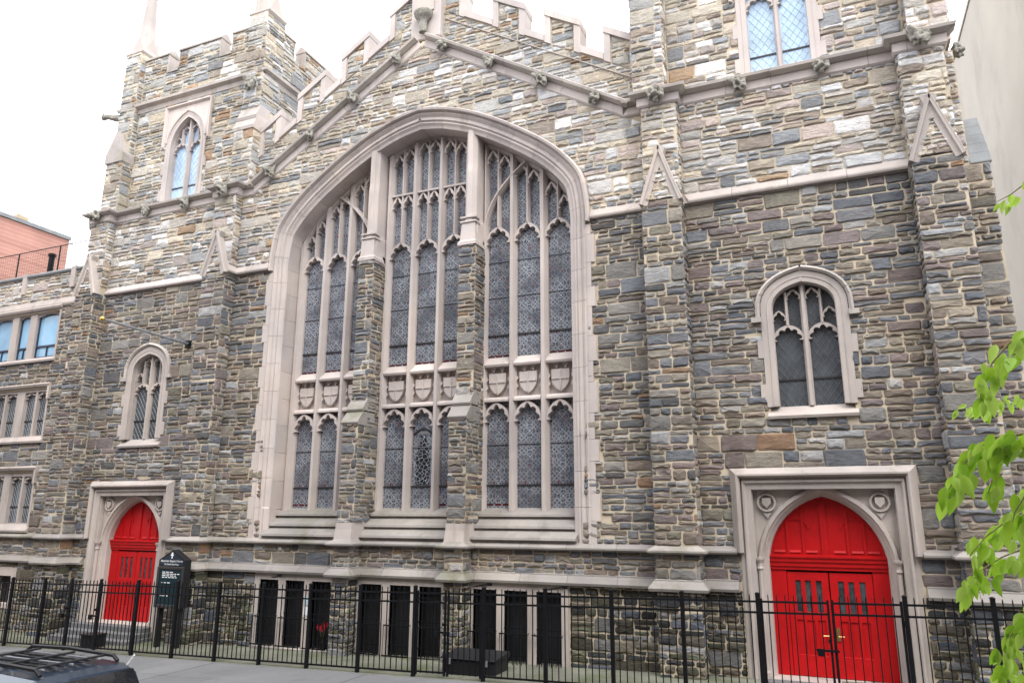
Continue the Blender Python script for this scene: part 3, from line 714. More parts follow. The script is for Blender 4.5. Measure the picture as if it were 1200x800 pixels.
        for q in (0, 1):
            a0, a1 = (l0, xm - .04) if q == 0 else (xm + .04, l1)
            zt = min(zl(a0), zl(a1)) - .07
            hh = min(.42, max(.18, zt - 12.3))
            if bi == 1:
                head(MB(), a0 - .01, a1 + .01, 13.20, 13.64, TY0 + .02, TY1 - .08, .045, 3, .22).build('light_head', M['lime_pale'], bw)
            if zt > 12.55: head(MB(), a0 - .01, a1 + .01, zt - hh, zt, TY0 + .02, TY1 - .08, .045, 3, .22).build('light_head', M['lime_pale'], bw)
        if zl(xm) > 12.3: mullion(MB(), xm - .045, xm + .045, TY0, TY1 - .05, 12.02, zl(xm - .045) - .02, zl(xm + .045) - .02).build('tracery_bar', M['lime_pale'], bw)
    if bi == 1: MB().loft([[(x, y, z) for y, z in ((TY0 - .01, 13.64), (TY0 - .01, 13.70), (TY0 + .1, 13.74), (TY1, 13.74), (TY1, 13.62))] for x in (bx0, bx1)]).build('tracery_transom', M['lime_pale'], bw)
    else:
        arc = catmull([(-8.93, 11.75), (-8.84, 12.40), (-8.55, 13.02), (-8.05, 13.60), (-7.45, 14.08)], 4)
        if bi == 0: arc = [(2 * CX - x, z) for x, z in arc]
        arc = [p for p in arc if p[1] < archz(inn, p[0]) + .05]
        MB().ring_sweep(arc, [(-.06, TY0 + .06), (-.02, TY0 - .07), (.02, TY0 - .07), (.06, TY0 + .06), (.06, TY1), (-.06, TY1)]).build('tracery_arc', M['lime_pale'], bw)
    xs = [bx0 + (bx1 - bx0) * i / 14 for i in range(15)]
    MB().plate([(xs[-1], 12.0), (xs[0], 12.0)][::-1] + [(x, max(12.02, archz(inn, min(max(x, -15.74), -6.06)) + .05)) for x in xs[::-1]], glassY + .03, glassY + .05).build('tracery_glass', M['stained'], bw)
# dark robed figure in the middle light
fg = [(-11.12, 4.55), (-10.68, 4.55), (-10.66, 5.2), (-10.74, 5.7), (-10.80, 5.86), (-10.82, 6.0), (-10.98, 6.0), (-11.0, 5.86), (-11.06, 5.7), (-11.14, 5.2)]
MB().plate(fg, glassY - .012, glassY - .004).build('robed_figure_pane', M['figure'], bw)
MB().ring_sweep([(-11.2 + .6 * i / 8, 5.98 + .16 * math.sin(math.pi * i / 8)) for i in range(9)], [(0, .815), (.05, .815), (.05, .835), (0, .835)]).build('canopy_lead', M['lead_dark'], bw)

MB().box(-16.6, -5.2, 1.3, 1.4, 2.5, 16.6).build('nave_dark_backing', M['darkroom'], church)  # dark sheet added to stop sky leaking in round the great window
# ---- stone piers dividing the window
for i, (a, b) in enumerate(PIERS):
    pr = MB(); pr.box(a, b, -PB, .48, -.4, ZE + .05); pr.box(a, b, -.40, .7, ZE + .05, 6.23); pr.box(a, b, -.02, .7, 6.2, 11.4)
    p = pr.build('window_pier', M['mortar'], church, center=False)
    for fr, u0, u1 in ((frame_front(-PB), a - .02, b + .02), (frame_px(b), -PB, 0), (frame_nx(a), 0, PB)):
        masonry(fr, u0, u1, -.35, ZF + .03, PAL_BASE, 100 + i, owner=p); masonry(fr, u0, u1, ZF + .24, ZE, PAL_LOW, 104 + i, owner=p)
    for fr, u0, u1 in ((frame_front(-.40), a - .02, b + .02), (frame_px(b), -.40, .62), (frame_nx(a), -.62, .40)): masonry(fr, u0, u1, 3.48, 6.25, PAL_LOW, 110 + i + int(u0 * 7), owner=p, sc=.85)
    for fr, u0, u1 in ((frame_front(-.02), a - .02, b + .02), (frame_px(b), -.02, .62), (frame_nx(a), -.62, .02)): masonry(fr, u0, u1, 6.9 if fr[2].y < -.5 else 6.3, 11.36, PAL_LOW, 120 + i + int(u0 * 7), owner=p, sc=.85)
    m = (a + b) / 2
    MB().loft([[(x, y, z) for x, y in ((a - .05 + d, -.55 + d * 2.2), (b + .05 - d, -.55 + d * 2.2), (b + .05 - d, .3), (a - .05 + d, .3))] for z, d in ((ZE + .1, 0), (ZE + .2, .02), (3.30, .04), (3.48, .045))]).build('pier_base', M['lime'], p)
    for z0, y0, y1 in ((6.22, -.44, -.16), (6.62, -.22, .03)):
        MB().loft([[(x, y, z) for y, z in ((y0, z0), (y0 - .03, z0 + .06), (y0 - .02, z0 + .09), (y1, z0 + .44), (.4, z0 + .44), (.4, z0))] for x in (a - .03, b + .03)]).build('pier_weathering', M['lime_wet'], p)
    MB().loft([[(x, y, z) for x, y in ((a - .04 + d, -.07 + d), (b + .04 - d, -.07 + d), (b + .04 - d, .5), (a - .04 + d, .5))] for z, d in ((11.34, 0), (11.44, 0), (11.5, .05), (12.05, .09))]).build('pier_cap', M['lime_pale'], p)
    zt = archz(offs(bigpath, .5), m)
    sh = MB()
    sec = lambda w, y: [(m - w, y + .14), (m - w * .45, y), (m + w * .45, y), (m + w, y + .14), (m + w, .95), (m - w, .95)]
    sh.loft([[(x, y, z) for x, y in sec(w, y0)] for z, w, y0 in ((11.6, .235, .02), (12.12, .235, .02), (12.2, .20, .03), (12.3, .185, .05), (13.7, .185, .05), (13.95, .18, .08), (zt, .18, .08))])
    sh.build('pier_shaft', M['lime_pale'], p)
    for z in (12.06, 12.2): MB().box(m - .255, m + .255, -.015, .3, z, z + .05).build('shaft_moulding', M['lime_pale'], p)

# ---- basement windows: limestone surround, dark room, black iron grille with a bellied guard
for gi, (a, b, k) in enumerate(GROUPS):
    ws = BASEW[k:k + 3]
    g = MB().plate(rect(a + .0, b - .0, -.3, ZF + .0), -.055, .3, [rect(x0, x1, .02, 1.84) for x0, x1 in ws]).build('basement_window_group', M['lime'], church, center=False)
    for x0, x1 in ws:
        MB().box(x0 - .02, x1 + .02, .24, .28, 0, 1.86).build('window_pane', M['darkroom'], g)
        MB().plate(rect(x0 + .002, x1 - .002, .022, 1.838), .12, .17, [rect(x0 + .05, x1 - .05, .08, 1.78)]).build('window_frame', M['blackpaint'], g)
        gr = MB(); n = 6
        for q in range(n + 1): gr.tube([(x0 + .02 + (x1 - x0 - .04) * q / n, -.03, z) for z in (.06, 1.82)], .009, 4)
        for z in (.30, .95, 1.55): gr.box(x0, x1, -.045, -.02, z - .012, z + .012)
        gr.build('window_grille', M['iron'], g)
        gd = MB()                                 # bellied guard over the lower half
        for q in range(n + 1):
            x = x0 - .04 + (x1 - x0 + .08) * q / n; gd.tube([(x, -.04, .86), (x, -.22, .80), (x, -.24, .1), (x, -.05, .04)], .01, 4)
        for z, y in ((.83, -.2), (.08, -.23)): gd.box(x0 - .06, x1 + .06, y - .02, y + .01, z - .015, z + .015)
        gd.build('window_guard', M['iron'], g)
        MB().loft([[(x, y, z) for y, z in ((-.12, -.06), (-.12, .0), (.1, .035), (.1, -.06))] for x in (x0 - .04, x1 + .04)]).build('window_sill', M['lime_moss'], g)

# ---- windows with cusped lights, used in the towers
def lancet(cx, y, w, z0, zs, za, parent, glass, hood=None, lat=.17, sub=True, fw=.26, head_z=None, tone='lime'):
    """two-light traceried window: w = half width of the daylight, za = apex of the daylight arch"""
    half = bez_arch(w, za - zs, 9) if za - zs < w * 1.05 else two_arch(w, za - zs, 9)
    path = arch_path(cx, zs, half, z0)
    f = MB()
    ring = offs(path, -fw)
    f.plate([(ring[0][0], z0 - .02)] + ring[1:-1] + [(ring[-1][0], z0 - .02)] + path[::-1], y - .045, y + .30)
    win = f.build('window', M[tone], parent, center=False)
    for pc in cut(offs(path, -.02), .7): MB().ring_sweep(pc, [(.10, y - .06), (.05, y - .03), (.0, y + .06), (-.03, y + .10), (-.03, y + .32), (.1, y + .32)]).build('jamb_block', M[tone], win)
    MB().loft([[(x, yy, z) for yy, z in ((y - .10, z0 - .30), (y - .12, z0 - .24), (y + .18, z0), (y + .34, z0), (y + .34, z0 - .30))] for x in (cx - w - fw, cx + w + fw)]).build('window_sill', M[tone], win)
    for sg in (-1, 1):
        for k, zz in enumerate((z0 + .1, z0 + 1.15)):
            x0, x1 = cx + sg * (w + fw - .02), cx + sg * (w + fw + .12); MB().box(min(x0, x1), max(x0, x1), y - .05, y + .1, zz, zz + .42).build('quoin_block', M[tone], win)
    if hood:
        hp = [p for p in offs(path, -fw - .02) if p[1] > zs - .15]; hp = [(hp[0][0], zs - .2)] + hp[1:-1] + [(hp[-1][0], zs - .2)]
        for pc in cut(hp, .55): MB().ring_sweep(pc, [(.0, y + .05), (.0, y - .08), (.05, y - .13), (.10, y - .10), (.12, y + .05)]).build('hood_mould_block', M['lime_moss'], win)
        for sg, p in ((-1, hp[0]), (1, hp[-1])): x0, x1 = p[0] + sg * -.02, p[0] + sg * .2; MB().box(min(x0, x1), max(x0, x1), y - .12, y + .05, p[1] - .1, p[1] + .02).build('label_stop', M['lime_moss'], win)
    gy = y + .26; inn = offs(path, .02)
    hz = head_z or (zs - .35)                              # apex of the two main lights
    mullion(MB(), cx - .075, cx + .075, y + .10, y + .34, z0, za - .02).build('mullion', M[tone], win)
    for sg in (-1, 1):
        l0, l1 = (cx - w, cx - .07) if sg < 0 else (cx + .07, cx + w); lw = l1 - l0; xm = (l0 + l1) / 2
        head(MB(), l0, l1, hz - lw * .62, hz, y + .14, y + .32, .05, 5, .15).build('light_head', M[tone], win)
        if sub:
            mullion(MB(), xm - .04, xm + .04, y + .14, y + .32, hz - .02, archz(inn, xm) - .02).build('tracery_bar', M[tone], win)
            for q0, q1 in ((l0, xm - .035), (xm + .035, l1)):
                zt = min(archz(inn, q0 + .02), archz(inn, q1 - .02)); zt = max(zt, hz + .28)
                head(MB(), q0, q1, zt - .26, min(zt, za - .02), y + .16, y + .32, .03, 3, .17).build('light_head', M[tone], win)
        pn = MB().plate(rect(l0 - .02, l1 + .02, z0 - .02, hz), gy, gy + .02).build('pane', M[glass], win)
        lattice(l0, l1, z0, hz, gy - .004, lat, .006).build('leading', M['lead_light' if glass == 'skyglass' else 'lead'], win)
        MB().box(l0, l1, gy - .03, gy - .002, z0 + .62, z0 + .66).build('saddle_bar', M['lead_dark'], win)
    MB().box(cx - w - .5, cx + w + .5, y + .52, y + .56, z0 - .5, za + .5).build('window_dark_backing', M['darkroom'], win)  # added dark sheet closing light leaks behind the tracery
    top = [p for p in inn if p[1] > hz - .02]
    MB().plate([(cx - w, hz)] + top + [(cx + w, hz)], gy + .03, gy + .05).build('tracery_glass', M[glass], win)
    lattice(cx - w, cx + w, hz, za, gy + .024, lat, .006, top=lambda x: archz(inn, x)).build('leading', M['lead_light' if glass == 'skyglass' else 'lead'], win)
    return win

# ---- portals with the red doors
FLOOR = .28
def portal(cx, lead):
    yd = .47
    half = two_arch(1.22, 1.49, 12); red = arch_path(cx, 2.60, half, FLOOR - .05)
    s = MB()
    o = [(cx - 1.48, -.25), (cx - 1.48, 4.29), (cx + 1.48, 4.29), (cx + 1.48, -.25), (cx + 1.78, -.25), (cx + 1.78, 4.62), (cx - 1.78, 4.62), (cx - 1.78, -.25)]
    s.plate(o, -.03, .30); p = s.build('portal', M['lime'], church, center=False)
    p['label'] = 'limestone doorway with square hood mould and carved spandrel shields'
    fr = [(cx - 1.46, -.25), (cx - 1.46, 4.27), (cx + 1.46, 4.27), (cx + 1.46, -.25)]
    MB().ring_sweep(fr, [(.24, -.04), (.21, -.09), (.17, -.09), (.14, -.035), (.10, -.02), (.05, .04), (.004, .06), (.004, .18), (.24, .18)]).build('frame_moulding', M['lime'], p)
    # label: square hood mould dropping to the string course
    hood = [(cx - 1.73, ZE + .06), (cx - 1.73, 4.57), (cx + 1.73, 4.57), (cx + 1.73, ZE + .06)]
    hb = MB().ring_sweep(hood, [(.0, .1), (-.02, -.12), (.02, -.20), (.06, -.20), (.20, -.04), (.20, .1)]); hb.build('hood_mould', M['lime'], p)
    # spandrel plate with the arch, moulded
    ap = arch_path(cx, 2.60, two_arch(1.30, 1.62, 12), -.25)
    MB().box(cx - 1.7, cx + 1.7, .60, .64, -.3, 4.6).build('porch_dark_backing', M['darkroom'], church)  # added dark sheet so no sky shows through the door gaps
    MB().plate([(cx - 1.56, -.25), (cx - 1.56, 4.35), (cx + 1.56, 4.35), (cx + 1.56, -.25)] + ap[::-1], .20, .5).build('spandrel', M['lime'], p)
    MB().ring_sweep(ap, [(.17, .21), (.13, .12), (.06, .11), (.03, .17), (.0, .19), (-.04, .26), (-.075, .30), (-.09, .49), (.17, .49)]).build('arch_moulding', M['lime'], p)
    for sg in (-1, 1):
        x = cx + sg * 1.40
        MB().loft([[(x + r * math.cos(t * math.pi / 4), .07 + r * math.sin(t * math.pi / 4), z) for t in range(8)] for z, r in ((FLOOR - .2, .075), (FLOOR + .1, .075), (FLOOR + .14, .055), (2.55, .052))]).build('column_shaft', M['lime'], p)
        MB().loft([[(x + r * math.cos(t * math.pi / 4), .07 + r * math.sin(t * math.pi / 4), z) for t in range(8)] for z, r in ((2.52, .06), (2.55, .08), (2.60, .065), (2.66, .07), (2.74, .11), (2.79, .115))]).build('capital', M['lime'], p)
        # shield in a ring in the spandrel
        xs, zs = cx + sg * 1.17, 4.0
        MB().ring_sweep([(xs + .19 * math.cos(t * math.pi / 8), zs + .19 * math.sin(t * math.pi / 8)) for t in range(17)], [(.025, .2), (.025, .12), (-.02, .12), (-.02, .2)]).build('spandrel_ring', M['lime'], p)
        MB().plate([(xs - .095, zs + .1), (xs + .095, zs + .1), (xs + .095, zs - .02), (xs, zs - .12), (xs - .095, zs - .02)], .10, .21).build('spandrel_shield', M['lime'], p)
        MB().plate([(xs - .19, zs + .27), (xs - .02, zs + .27), (xs - .19, zs + .1)] if sg < 0 else [(xs + .19, zs + .27), (xs + .02, zs + .27), (xs + .19, zs + .1)], .15, .21).build('spandrel_leaf', M['lime'], p)
        MB().plate([(xs - .1, zs - .22), (xs + .1, zs - .22), (xs, zs - .36)], .15, .21).build('spandrel_leaf', M['lime'], p)
    # red woodwork
    big = arch_path(cx, 2.60, two_arch(1.34, 1.68, 12)); tp = MB().plate([(cx - 1.30, 2.80)] + [q for q in big if q[1] > 2.82] + [(cx + 1.30, 2.80)], yd, yd + .08).build('door_tympanum', M['red'], church, center=False)
    for q in (-.80, -.46, -.04 - .0, .46, .80):
        zt = 2.60 + archz(arch_path(0, 0, half), q) - .06
        MB().box(cx + q - (.05 if abs(q) < .1 else .025), cx + q + (.09 if abs(q) < .1 else .025), yd - .03, yd + .01, 2.84, zt).build('tympanum_rib', M['red'], tp)
    for q in (-.98, -.66, -.30, .28, .64, .96): MB().loft([[(x, y, z) for y, z in ((yd + .005, 2.90), (yd - .03, 2.90), (yd + .0, 2.945), (yd + .005, 2.945))] for x in (cx + q - .12, cx + q + .12)]).build('panel_foot', M['red'], tp)
    for q in (-.63, .63):
        MB().ring_sweep([(cx + q + .30 * math.cos(math.pi * (1 - t / 8)), 3.42 + .22 * math.sin(math.pi * t / 8)) for t in range(9)], [(.015, yd + .01), (.015, yd - .025), (-.02, yd - .025), (-.02, yd + .01)]).build('tympanum_arch', M['red'], tp)
    MB().loft([[(x, y, z) for y, z in ((yd + .06, 2.52), (yd - .03, 2.52), (yd - .03, 2.56), (yd - .06, 2.60), (yd - .06, 2.66), (yd - .09, 2.70), (yd - .09, 2.75), (yd - .12, 2.79), (yd - .12, 2.83), (yd + .06, 2.86))] for x in (cx - 1.22, cx + 1.22)]).build('door_transom', M['red'], church)
    for sg in (-1, 1):
        x0, x1 = cx + sg * .885, cx + sg * 1.22; MB().box(min(x0, x1), max(x0, x1), yd + .0, yd + .08, FLOOR, 2.52).build('door_side_panel', M['red'], church, bevel=.008)
        a, b = (cx - .875, cx - .012) if sg < 0 else (cx + .012, cx + .875)
        wd = b - a; sl = [(a + wd * t - .058, a + wd * t + .058) for t in (.26, .50, .76)]
        lf = MB().plate(rect(a, b, FLOOR + .01, 2.47), yd + .01, yd + .07, [rect(s0, s1, 1.62, 2.29) for s0, s1 in sl] + [rect(s0 - .02, s1 + .02, FLOOR + .45, 1.45) for s0, s1 in sl]).build('door', M['red'], church, bevel=.006)
        for s0, s1 in sl:
            MB().box(s0 - .01, s1 + .01, yd + .04, yd + .055, 1.61, 2.30).build('door_pane', M['door_glass'], lf)
            MB().box(s0 - .03, s1 + .03, yd + .035, yd + .06, FLOOR + .44, 1.46).build('door_panel', M['red'], lf)
        if lead * sg < 0 or lead == 0:
            MB().box(a + .05 if sg > 0 else b - .12, a + .12 if sg > 0 else b - .05, yd - .01, yd + .02, 1.05, 1.32).build('lock_plate', M['brass'], lf)
        x = a + .085 if sg > 0 else b - .085
        MB().tube([(x, yd, 1.15), (x, yd - .06, 1.15), (x + sg * .12, yd - .065, 1.15)], .012, 6).build('door_handle', M['brass'], lf)
    MB().box(cx - 1.3, cx + 1.3, -.1, .5, -.3, FLOOR).build('threshold', M['lime'], church)
    return p
for c, s_ in PORT: portal(c, s_)
# steps in front of the left door
for k in range(3):
    MB().box(-23.1 - .05 * k, -19.9 + .05 * k, -.42 - .34 * k, -.08, -.5, FLOOR - .145 * (k + 1) + .13).build('doorstep', M['concrete'], church, bevel=.01)
MB().box(-1.6, 1.1, -.45, -.1, -.1, .285).build('doorstep', M['concrete'], church, bevel=.01)

# ---- towers
YU = .45                                    # upper stage set back
def tower(cx, s, first):
    X = lambda d: cx + s * d
    def span(d0, d1): a, b = X(d0), X(d1); return min(a, b), max(a, b)
    px = PORT[0][0] if s > 0 else PORT[1][0]
    door_rect = rect(px - 1.78, px + 1.78, -.6, 4.62)
    a, b = span(-3.6, 3.57); i0, i1 = span(-2.62, 2.57); ii, oo = span(-3.6, -2.62), span(2.57, 3.57)
    wz = 8.50
    wp = arch_path(cx + .02, wz, bez_arch(.70, .62, 9), 6.18)
    w1 = offs([(wp[0][0], 5.90)] + wp[1:-1] + [(wp[-1][0], 5.90)], -.20); w1s = offs([(wp[0][0], 5.92)] + wp[1:-1] + [(wp[-1][0], 5.92)], -.235)
    body = MB(); body.plate(rect(a, b, -.5, ZA + .3), 0, .4, [[(px - 1.70, -.45), (px + 1.70, -.45), (px + 1.70, 4.5), (px - 1.70, 4.5)], w1])
    wall = body.build('tower_wall', M['mortar'], church, center=False)
    sd = 200 if s > 0 else 300
    for q0, q1 in ((i0, px - 1.80), (px + 1.80, i1)):
        if q1 - q0 > .1:
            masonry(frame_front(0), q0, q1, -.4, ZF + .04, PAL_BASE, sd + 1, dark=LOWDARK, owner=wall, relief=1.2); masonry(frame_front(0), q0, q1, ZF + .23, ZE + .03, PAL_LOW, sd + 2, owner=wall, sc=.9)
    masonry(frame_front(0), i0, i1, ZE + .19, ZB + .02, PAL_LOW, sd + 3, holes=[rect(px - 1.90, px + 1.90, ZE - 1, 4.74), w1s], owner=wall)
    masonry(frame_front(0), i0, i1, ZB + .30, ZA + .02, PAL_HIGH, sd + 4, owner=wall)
    lancet(cx + .02, 0, .70, 6.18, wz, wz + .62, church, 'glass', hood=True, lat=.155, head_z=8.12)
    # buttresses: lower stage, gablet, upper stage
    for q0, q1 in (ii, oo):
        bt = MB(); bt.box(q0, q1, -PB, .1, -.5, ZB + .1); bt.box(q0 + .03, q1 - .03, -PU, .1, ZB, ZA + .3)
        m = (q0 + q1) / 2; zt = 13.05
        bt.loft([[(q0, y, ZB + .05), (q1, y, ZB + .05), (m, y, zt - .12)] for y in (-PB, -PU + .02)])
        B = bt.build('buttress', M['mortar'], church, center=False)
        for fr, u0, u1, kk in ((frame_front(-PB), q0 - .02, q1 + .02, 0), (frame_px(q1), -PB, 0, 1), (frame_nx(q0), 0, PB, 2)):
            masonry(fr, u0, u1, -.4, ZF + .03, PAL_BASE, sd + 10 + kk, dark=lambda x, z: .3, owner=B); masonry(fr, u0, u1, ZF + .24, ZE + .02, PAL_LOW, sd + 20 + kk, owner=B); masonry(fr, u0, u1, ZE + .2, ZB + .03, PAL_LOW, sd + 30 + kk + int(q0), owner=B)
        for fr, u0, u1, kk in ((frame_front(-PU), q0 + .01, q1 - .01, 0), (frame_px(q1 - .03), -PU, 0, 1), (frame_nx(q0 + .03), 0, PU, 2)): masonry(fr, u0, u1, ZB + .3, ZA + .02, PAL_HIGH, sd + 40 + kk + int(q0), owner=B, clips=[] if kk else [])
        k1 = (zt - .2 - ZB) / (m - q0)
        masonry(frame_front(-PB), q0 + .1, q1 - .1, ZB + .06, zt - .5, PAL_HIGH, sd + 50 + int(q0), owner=B, clips=[(-k1, 1, ZB - .15 - k1 * q0), (k1, 1, ZB - .15 + k1 * q1)], sc=.85)
        g = MB()
        for sg, e in ((-1, q0 - .03), (1, q1 + .03)):
            pth = [(e, ZB - .02), (m, zt)] if sg < 0 else [(m, zt), (e, ZB - .02)]
            MB().ring_sweep(pth, [(.0, -PB - .09), (.02, -PB - .10), (.04, -PB - .06), (.03, -PU + .01), (-.18, -PU + .01), (-.18, -PB - .035), (-.07, -PB - .04), (-.05, -PB - .09)]).build('gablet_coping', M['lime'], B)
    # upper stage
    ua, ub = (-4.05, 3.45) if s > 0 else (-25.0, -17.78)
    uc = cx + (0 if s > 0 else .05); ZC = 19.22; y = YU; dp = 6.2
    wu = arch_path(uc, 17.35, two_arch(.76, 1.15, 9), 15.10); hu = offs([(wu[0][0], 14.82)] + wu[1:-1] + [(wu[-1][0], 14.82)], -.22)
    up = MB(); up.plate(rect(ua, ub, ZA, 20.88), y, y + .5, [hu]); up.box(ua, ua + .5, y + .5, y + dp, ZA, 20.88); up.box(ub - .5, ub, y + .5, y + dp, ZA, 20.88); up.box(ua + .5, ub - .5, y + dp - .5, y + dp, ZA, 20.88)
    U_ = up.build('tower_upper_wall', M['mortar'], church, center=False)
    c0, c1 = ua + .85, ub - .85
    masonry(frame_front(y), c0, c1, ZA + .52, ZC + .02, PAL_HIGH if s > 0 else PAL_TOP, sd + 60, holes=[offs([(wu[0][0], 14.7)] + wu[1:-1] + [(wu[-1][0], 14.7)], -.23), rect(uc - 1.18, uc + 1.18, 17.45, 19.06)], owner=U_)
    masonry(frame_front(y), c0, c1, ZC + .36, 20.90, PAL_TOP, sd + 61, owner=U_)
    masonry(frame_px(ub), y, y + dp, ZA + .3, ZC + .02, PAL_TOP, sd + 62, owner=U_); masonry(frame_px(ub), y, y + dp, ZC + .36, 20.90, PAL_TOP, sd + 63, owner=U_)
    masonry(frame_nx(ua), -y - dp, -y, ZA + .3, ZC, PAL_TOP, sd + 64, owner=U_)
    lancet(uc, y, .76, 15.10, 17.35, 18.50, church, 'skyglass', hood=False, lat=.20, fw=.25, head_z=17.55, tone='lime_pale')
    sq = MB()                                # square label and spandrels round the belfry light
    arc = offs(wu, -.24); arc = [p for p in arc if p[1] > 17.4]
    sq.plate([(uc - 1.12, 17.4), (uc - 1.12, 19.05), (uc + 1.12, 19.05), (uc + 1.12, 17.4)] + arc[::-1], y - .02, y + .1)
    sq.ring_sweep([(uc - 1.12, 17.4), (uc - 1.12, 19.05), (uc + 1.12, 19.05), (uc + 1.12, 17.4)], [(.05, y + .05), (.05, y - .12), (.0, y - .12), (-.05, y - .03), (-.05, y + .05)])
    sq.ring_sweep(arc, [(.05, y - .02), (.03, y - .10), (-.02, y - .09), (-.05, y - .02)]).build('belfry_label', M['lime_pale'], church)
    PC = [(-.05, ZC), (.04, ZC), (.07, ZC + .17), (.10, ZC + .18), (.23, ZC + .23), (.25, ZC + .32), (.05, ZC + .38), (-.05, ZC + .38)]
    for pc in cut([(ua, y + dp), (ua, y), (ub, y), (ub, y + dp)], 1.2): MB().plan_sweep(pc, PC).build('tower_cornice_block', M['lime_moss'], church)
    # battlements: front and the side towards the nave
    ZK, ZM = 20.88, 21.68
    def merl(fn, u0, u1, fr, k):
        mm = MB(); P4 = [(u0, ZK - .02), (u1, ZK - .02), (u1, ZM - .1), (u0, ZM - .1)]
        mm.plate(P4, 0, .42, fn=fn); o = mm.build('merlon', M['mortar'], U_, center=False)
        masonry(fr, u0 + .02, u1 - .02, ZK + .02, ZM - .12, PAL_TOP, sd + 70 + k, owner=o, sc=.9)
        MB().plate([(u0 - .04, ZM - .1), (u1 + .04, ZM - .1), (u1 + .04, ZM - .02), (u0 - .04, ZM - .02)], -.07, .49, fn=fn).build('coping_stone', M['lime_moss'], o)
        MB().loft([[fn(u, ZM - .02, d) if e == 0 else fn(u, ZM + .22, .21) for d, e in ((-.07, 0), (.21, 1), (.49, 0))] for u in (u0 - .04, u1 + .04)]).build('coping_ridge', M['lime'], o)
        for u in (u0, u1): MB().plate([(u - .02, ZK - .05), (u + .02, ZK - .05), (u + .02, ZM - .1), (u - .02, ZM - .1)], -.03, .45, fn=fn).build('merlon_end', M['lime'], o)
    ff = lambda u, v, d: (u, y + d, v); fx = lambda u, v, d: (ub - d, u, v)
    e0, e1 = ua + .8, ub - .8; L = e1 - e0
    for k, (t0, t1) in enumerate(((0, .235), (.34, .72), (.825, 1))): merl(ff, e0 + L * t0, e0 + L * t1, frame_front(y), k)
    for k, (t0, t1) in enumerate(((.5, 1.35), (2.0, 3.6), (4.3, 5.6))): merl(fx, y + t0, y + t1, frame_px(ub), 5 + k)
    for k, (t0, t1) in enumerate(((.235, .34), (.72, .825))): MB().plate([(e0 + L * t0, ZK - .14), (e0 + L * t1, ZK - .14), (e0 + L * t1, ZK), (e0 + L * t0, ZK)], -.06, .48, fn=ff).build('coping_stone', M['lime_moss'], U_)
    # corner shafts with pinnacles, fed by the set-back buttresses
    for q0, q1, kk in ((ua - .06, ua + .80, 0), (ub - .80, ub + .06, 1)):
        inner = (kk == 0) == (s > 0)
        zw = 17.0 if s < 0 else 18.4
        cs = MB(); cs.box(q0, q1, .0, y + .75, ZA + .3, zw + .1); cs.box(q0 + .02, q1 - .02, y - .22, y + .75, zw, 21.95)
        Cc = cs.build('corner_shaft', M['mortar'], church, center=False)
        for fr, u0, u1, v0, v1 in ((frame_front(0), q0 - .02, q1 + .02, ZA + .52, zw + .05), (frame_px(q1), 0, y + .1, ZA + .52, zw + .05), (frame_nx(q0), -y, 0, ZA + .52, zw + .05),
                                   (frame_front(y - .22), q0, q1, zw + 1, 21.9), (frame_px(q1 - .02), y - .22, y + .75, zw + .4, 21.9), (frame_nx(q0 + .02), -y - .75, -y + .22, zw + .4, 21.9)):
            masonry(fr, u0, u1, v0, v1, PAL_TOP if s < 0 else PAL_HIGH, sd + 80 + kk + int(v0 * 3 + u0), owner=Cc, sc=1.05)
        m = (q0 + q1) / 2
        if s < 0 and kk == 0 or s > 0 and kk == 1:      # gabled cap on the outer buttress
            MB().plate([(q0 - .05, zw), (q1 + .05, zw), (q1 + .05, zw + .35), (m, zw + 1.35), (q0 - .05, zw + .35)], -.07, y + .2).build('buttress_cap', M['lime_moss'], Cc)
        else:                                            # stepped concave weatherings
            for z0, y0, y1 in ((zw, -.06, .12), (zw + .45, .06, .26)):
                MB().loft([[(x, yy, z) for yy, z in ((y0, z0), (y0 - .02, z0 + .12), (y0 + .06, z0 + .22), (y1, z0 + .6), (y + .3, z0 + .6), (y + .3, z0))] for x in (q0 - .04 + (z0 - zw) * .05, q1 + .04 - (z0 - zw) * .05)]).build('weathering', M['lime'], Cc)
            boss(m, y - .30, 18.95, .33, Cc, 2)
        # pinnacle
        yc = y + .25; sq4 = lambda r, z: [(m - r, yc - r, z), (m + r, yc - r, z), (m + r, yc + r, z), (m - r, yc + r, z)]
        pn = MB(); pn.loft([sq4(.43, 21.9), sq4(.50, 21.98), sq4(.50, 22.06), sq4(.36, 22.2), sq4(.34, 22.75)]).build('pinnacle_base', M['lime'], Cc)
        for dx_, dy_ in ((0, -1), (1, 0), (-1, 0), (0, 1)):
            if dx_ == 0: MB().add([(m - .36, yc + dy_ * .36, 22.1), (m + .36, yc + dy_ * .36, 22.1), (m, yc + dy_ * .36, 22.85), (m - .36, yc + dy_ * .28, 22.1), (m + .36, yc + dy_ * .28, 22.1), (m, yc + dy_ * .28, 22.85)], [(0, 1, 2), (3, 5, 4), (0, 3, 4, 1), (1, 4, 5, 2), (2, 5, 3, 0)]).build('pinnacle_gablet', M['lime'], Cc)
            else: MB().add([(m + dx_ * .36, yc - .36, 22.1), (m + dx_ * .36, yc + .36, 22.1), (m + dx_ * .36, yc, 22.85), (m + dx_ * .28, yc - .36, 22.1), (m + dx_ * .28, yc + .36, 22.1), (m + dx_ * .28, yc, 22.85)], [(0, 1, 2), (3, 5, 4), (0, 3, 4, 1), (1, 4, 5, 2), (2, 5, 3, 0)]).build('pinnacle_gablet', M['lime'], Cc)
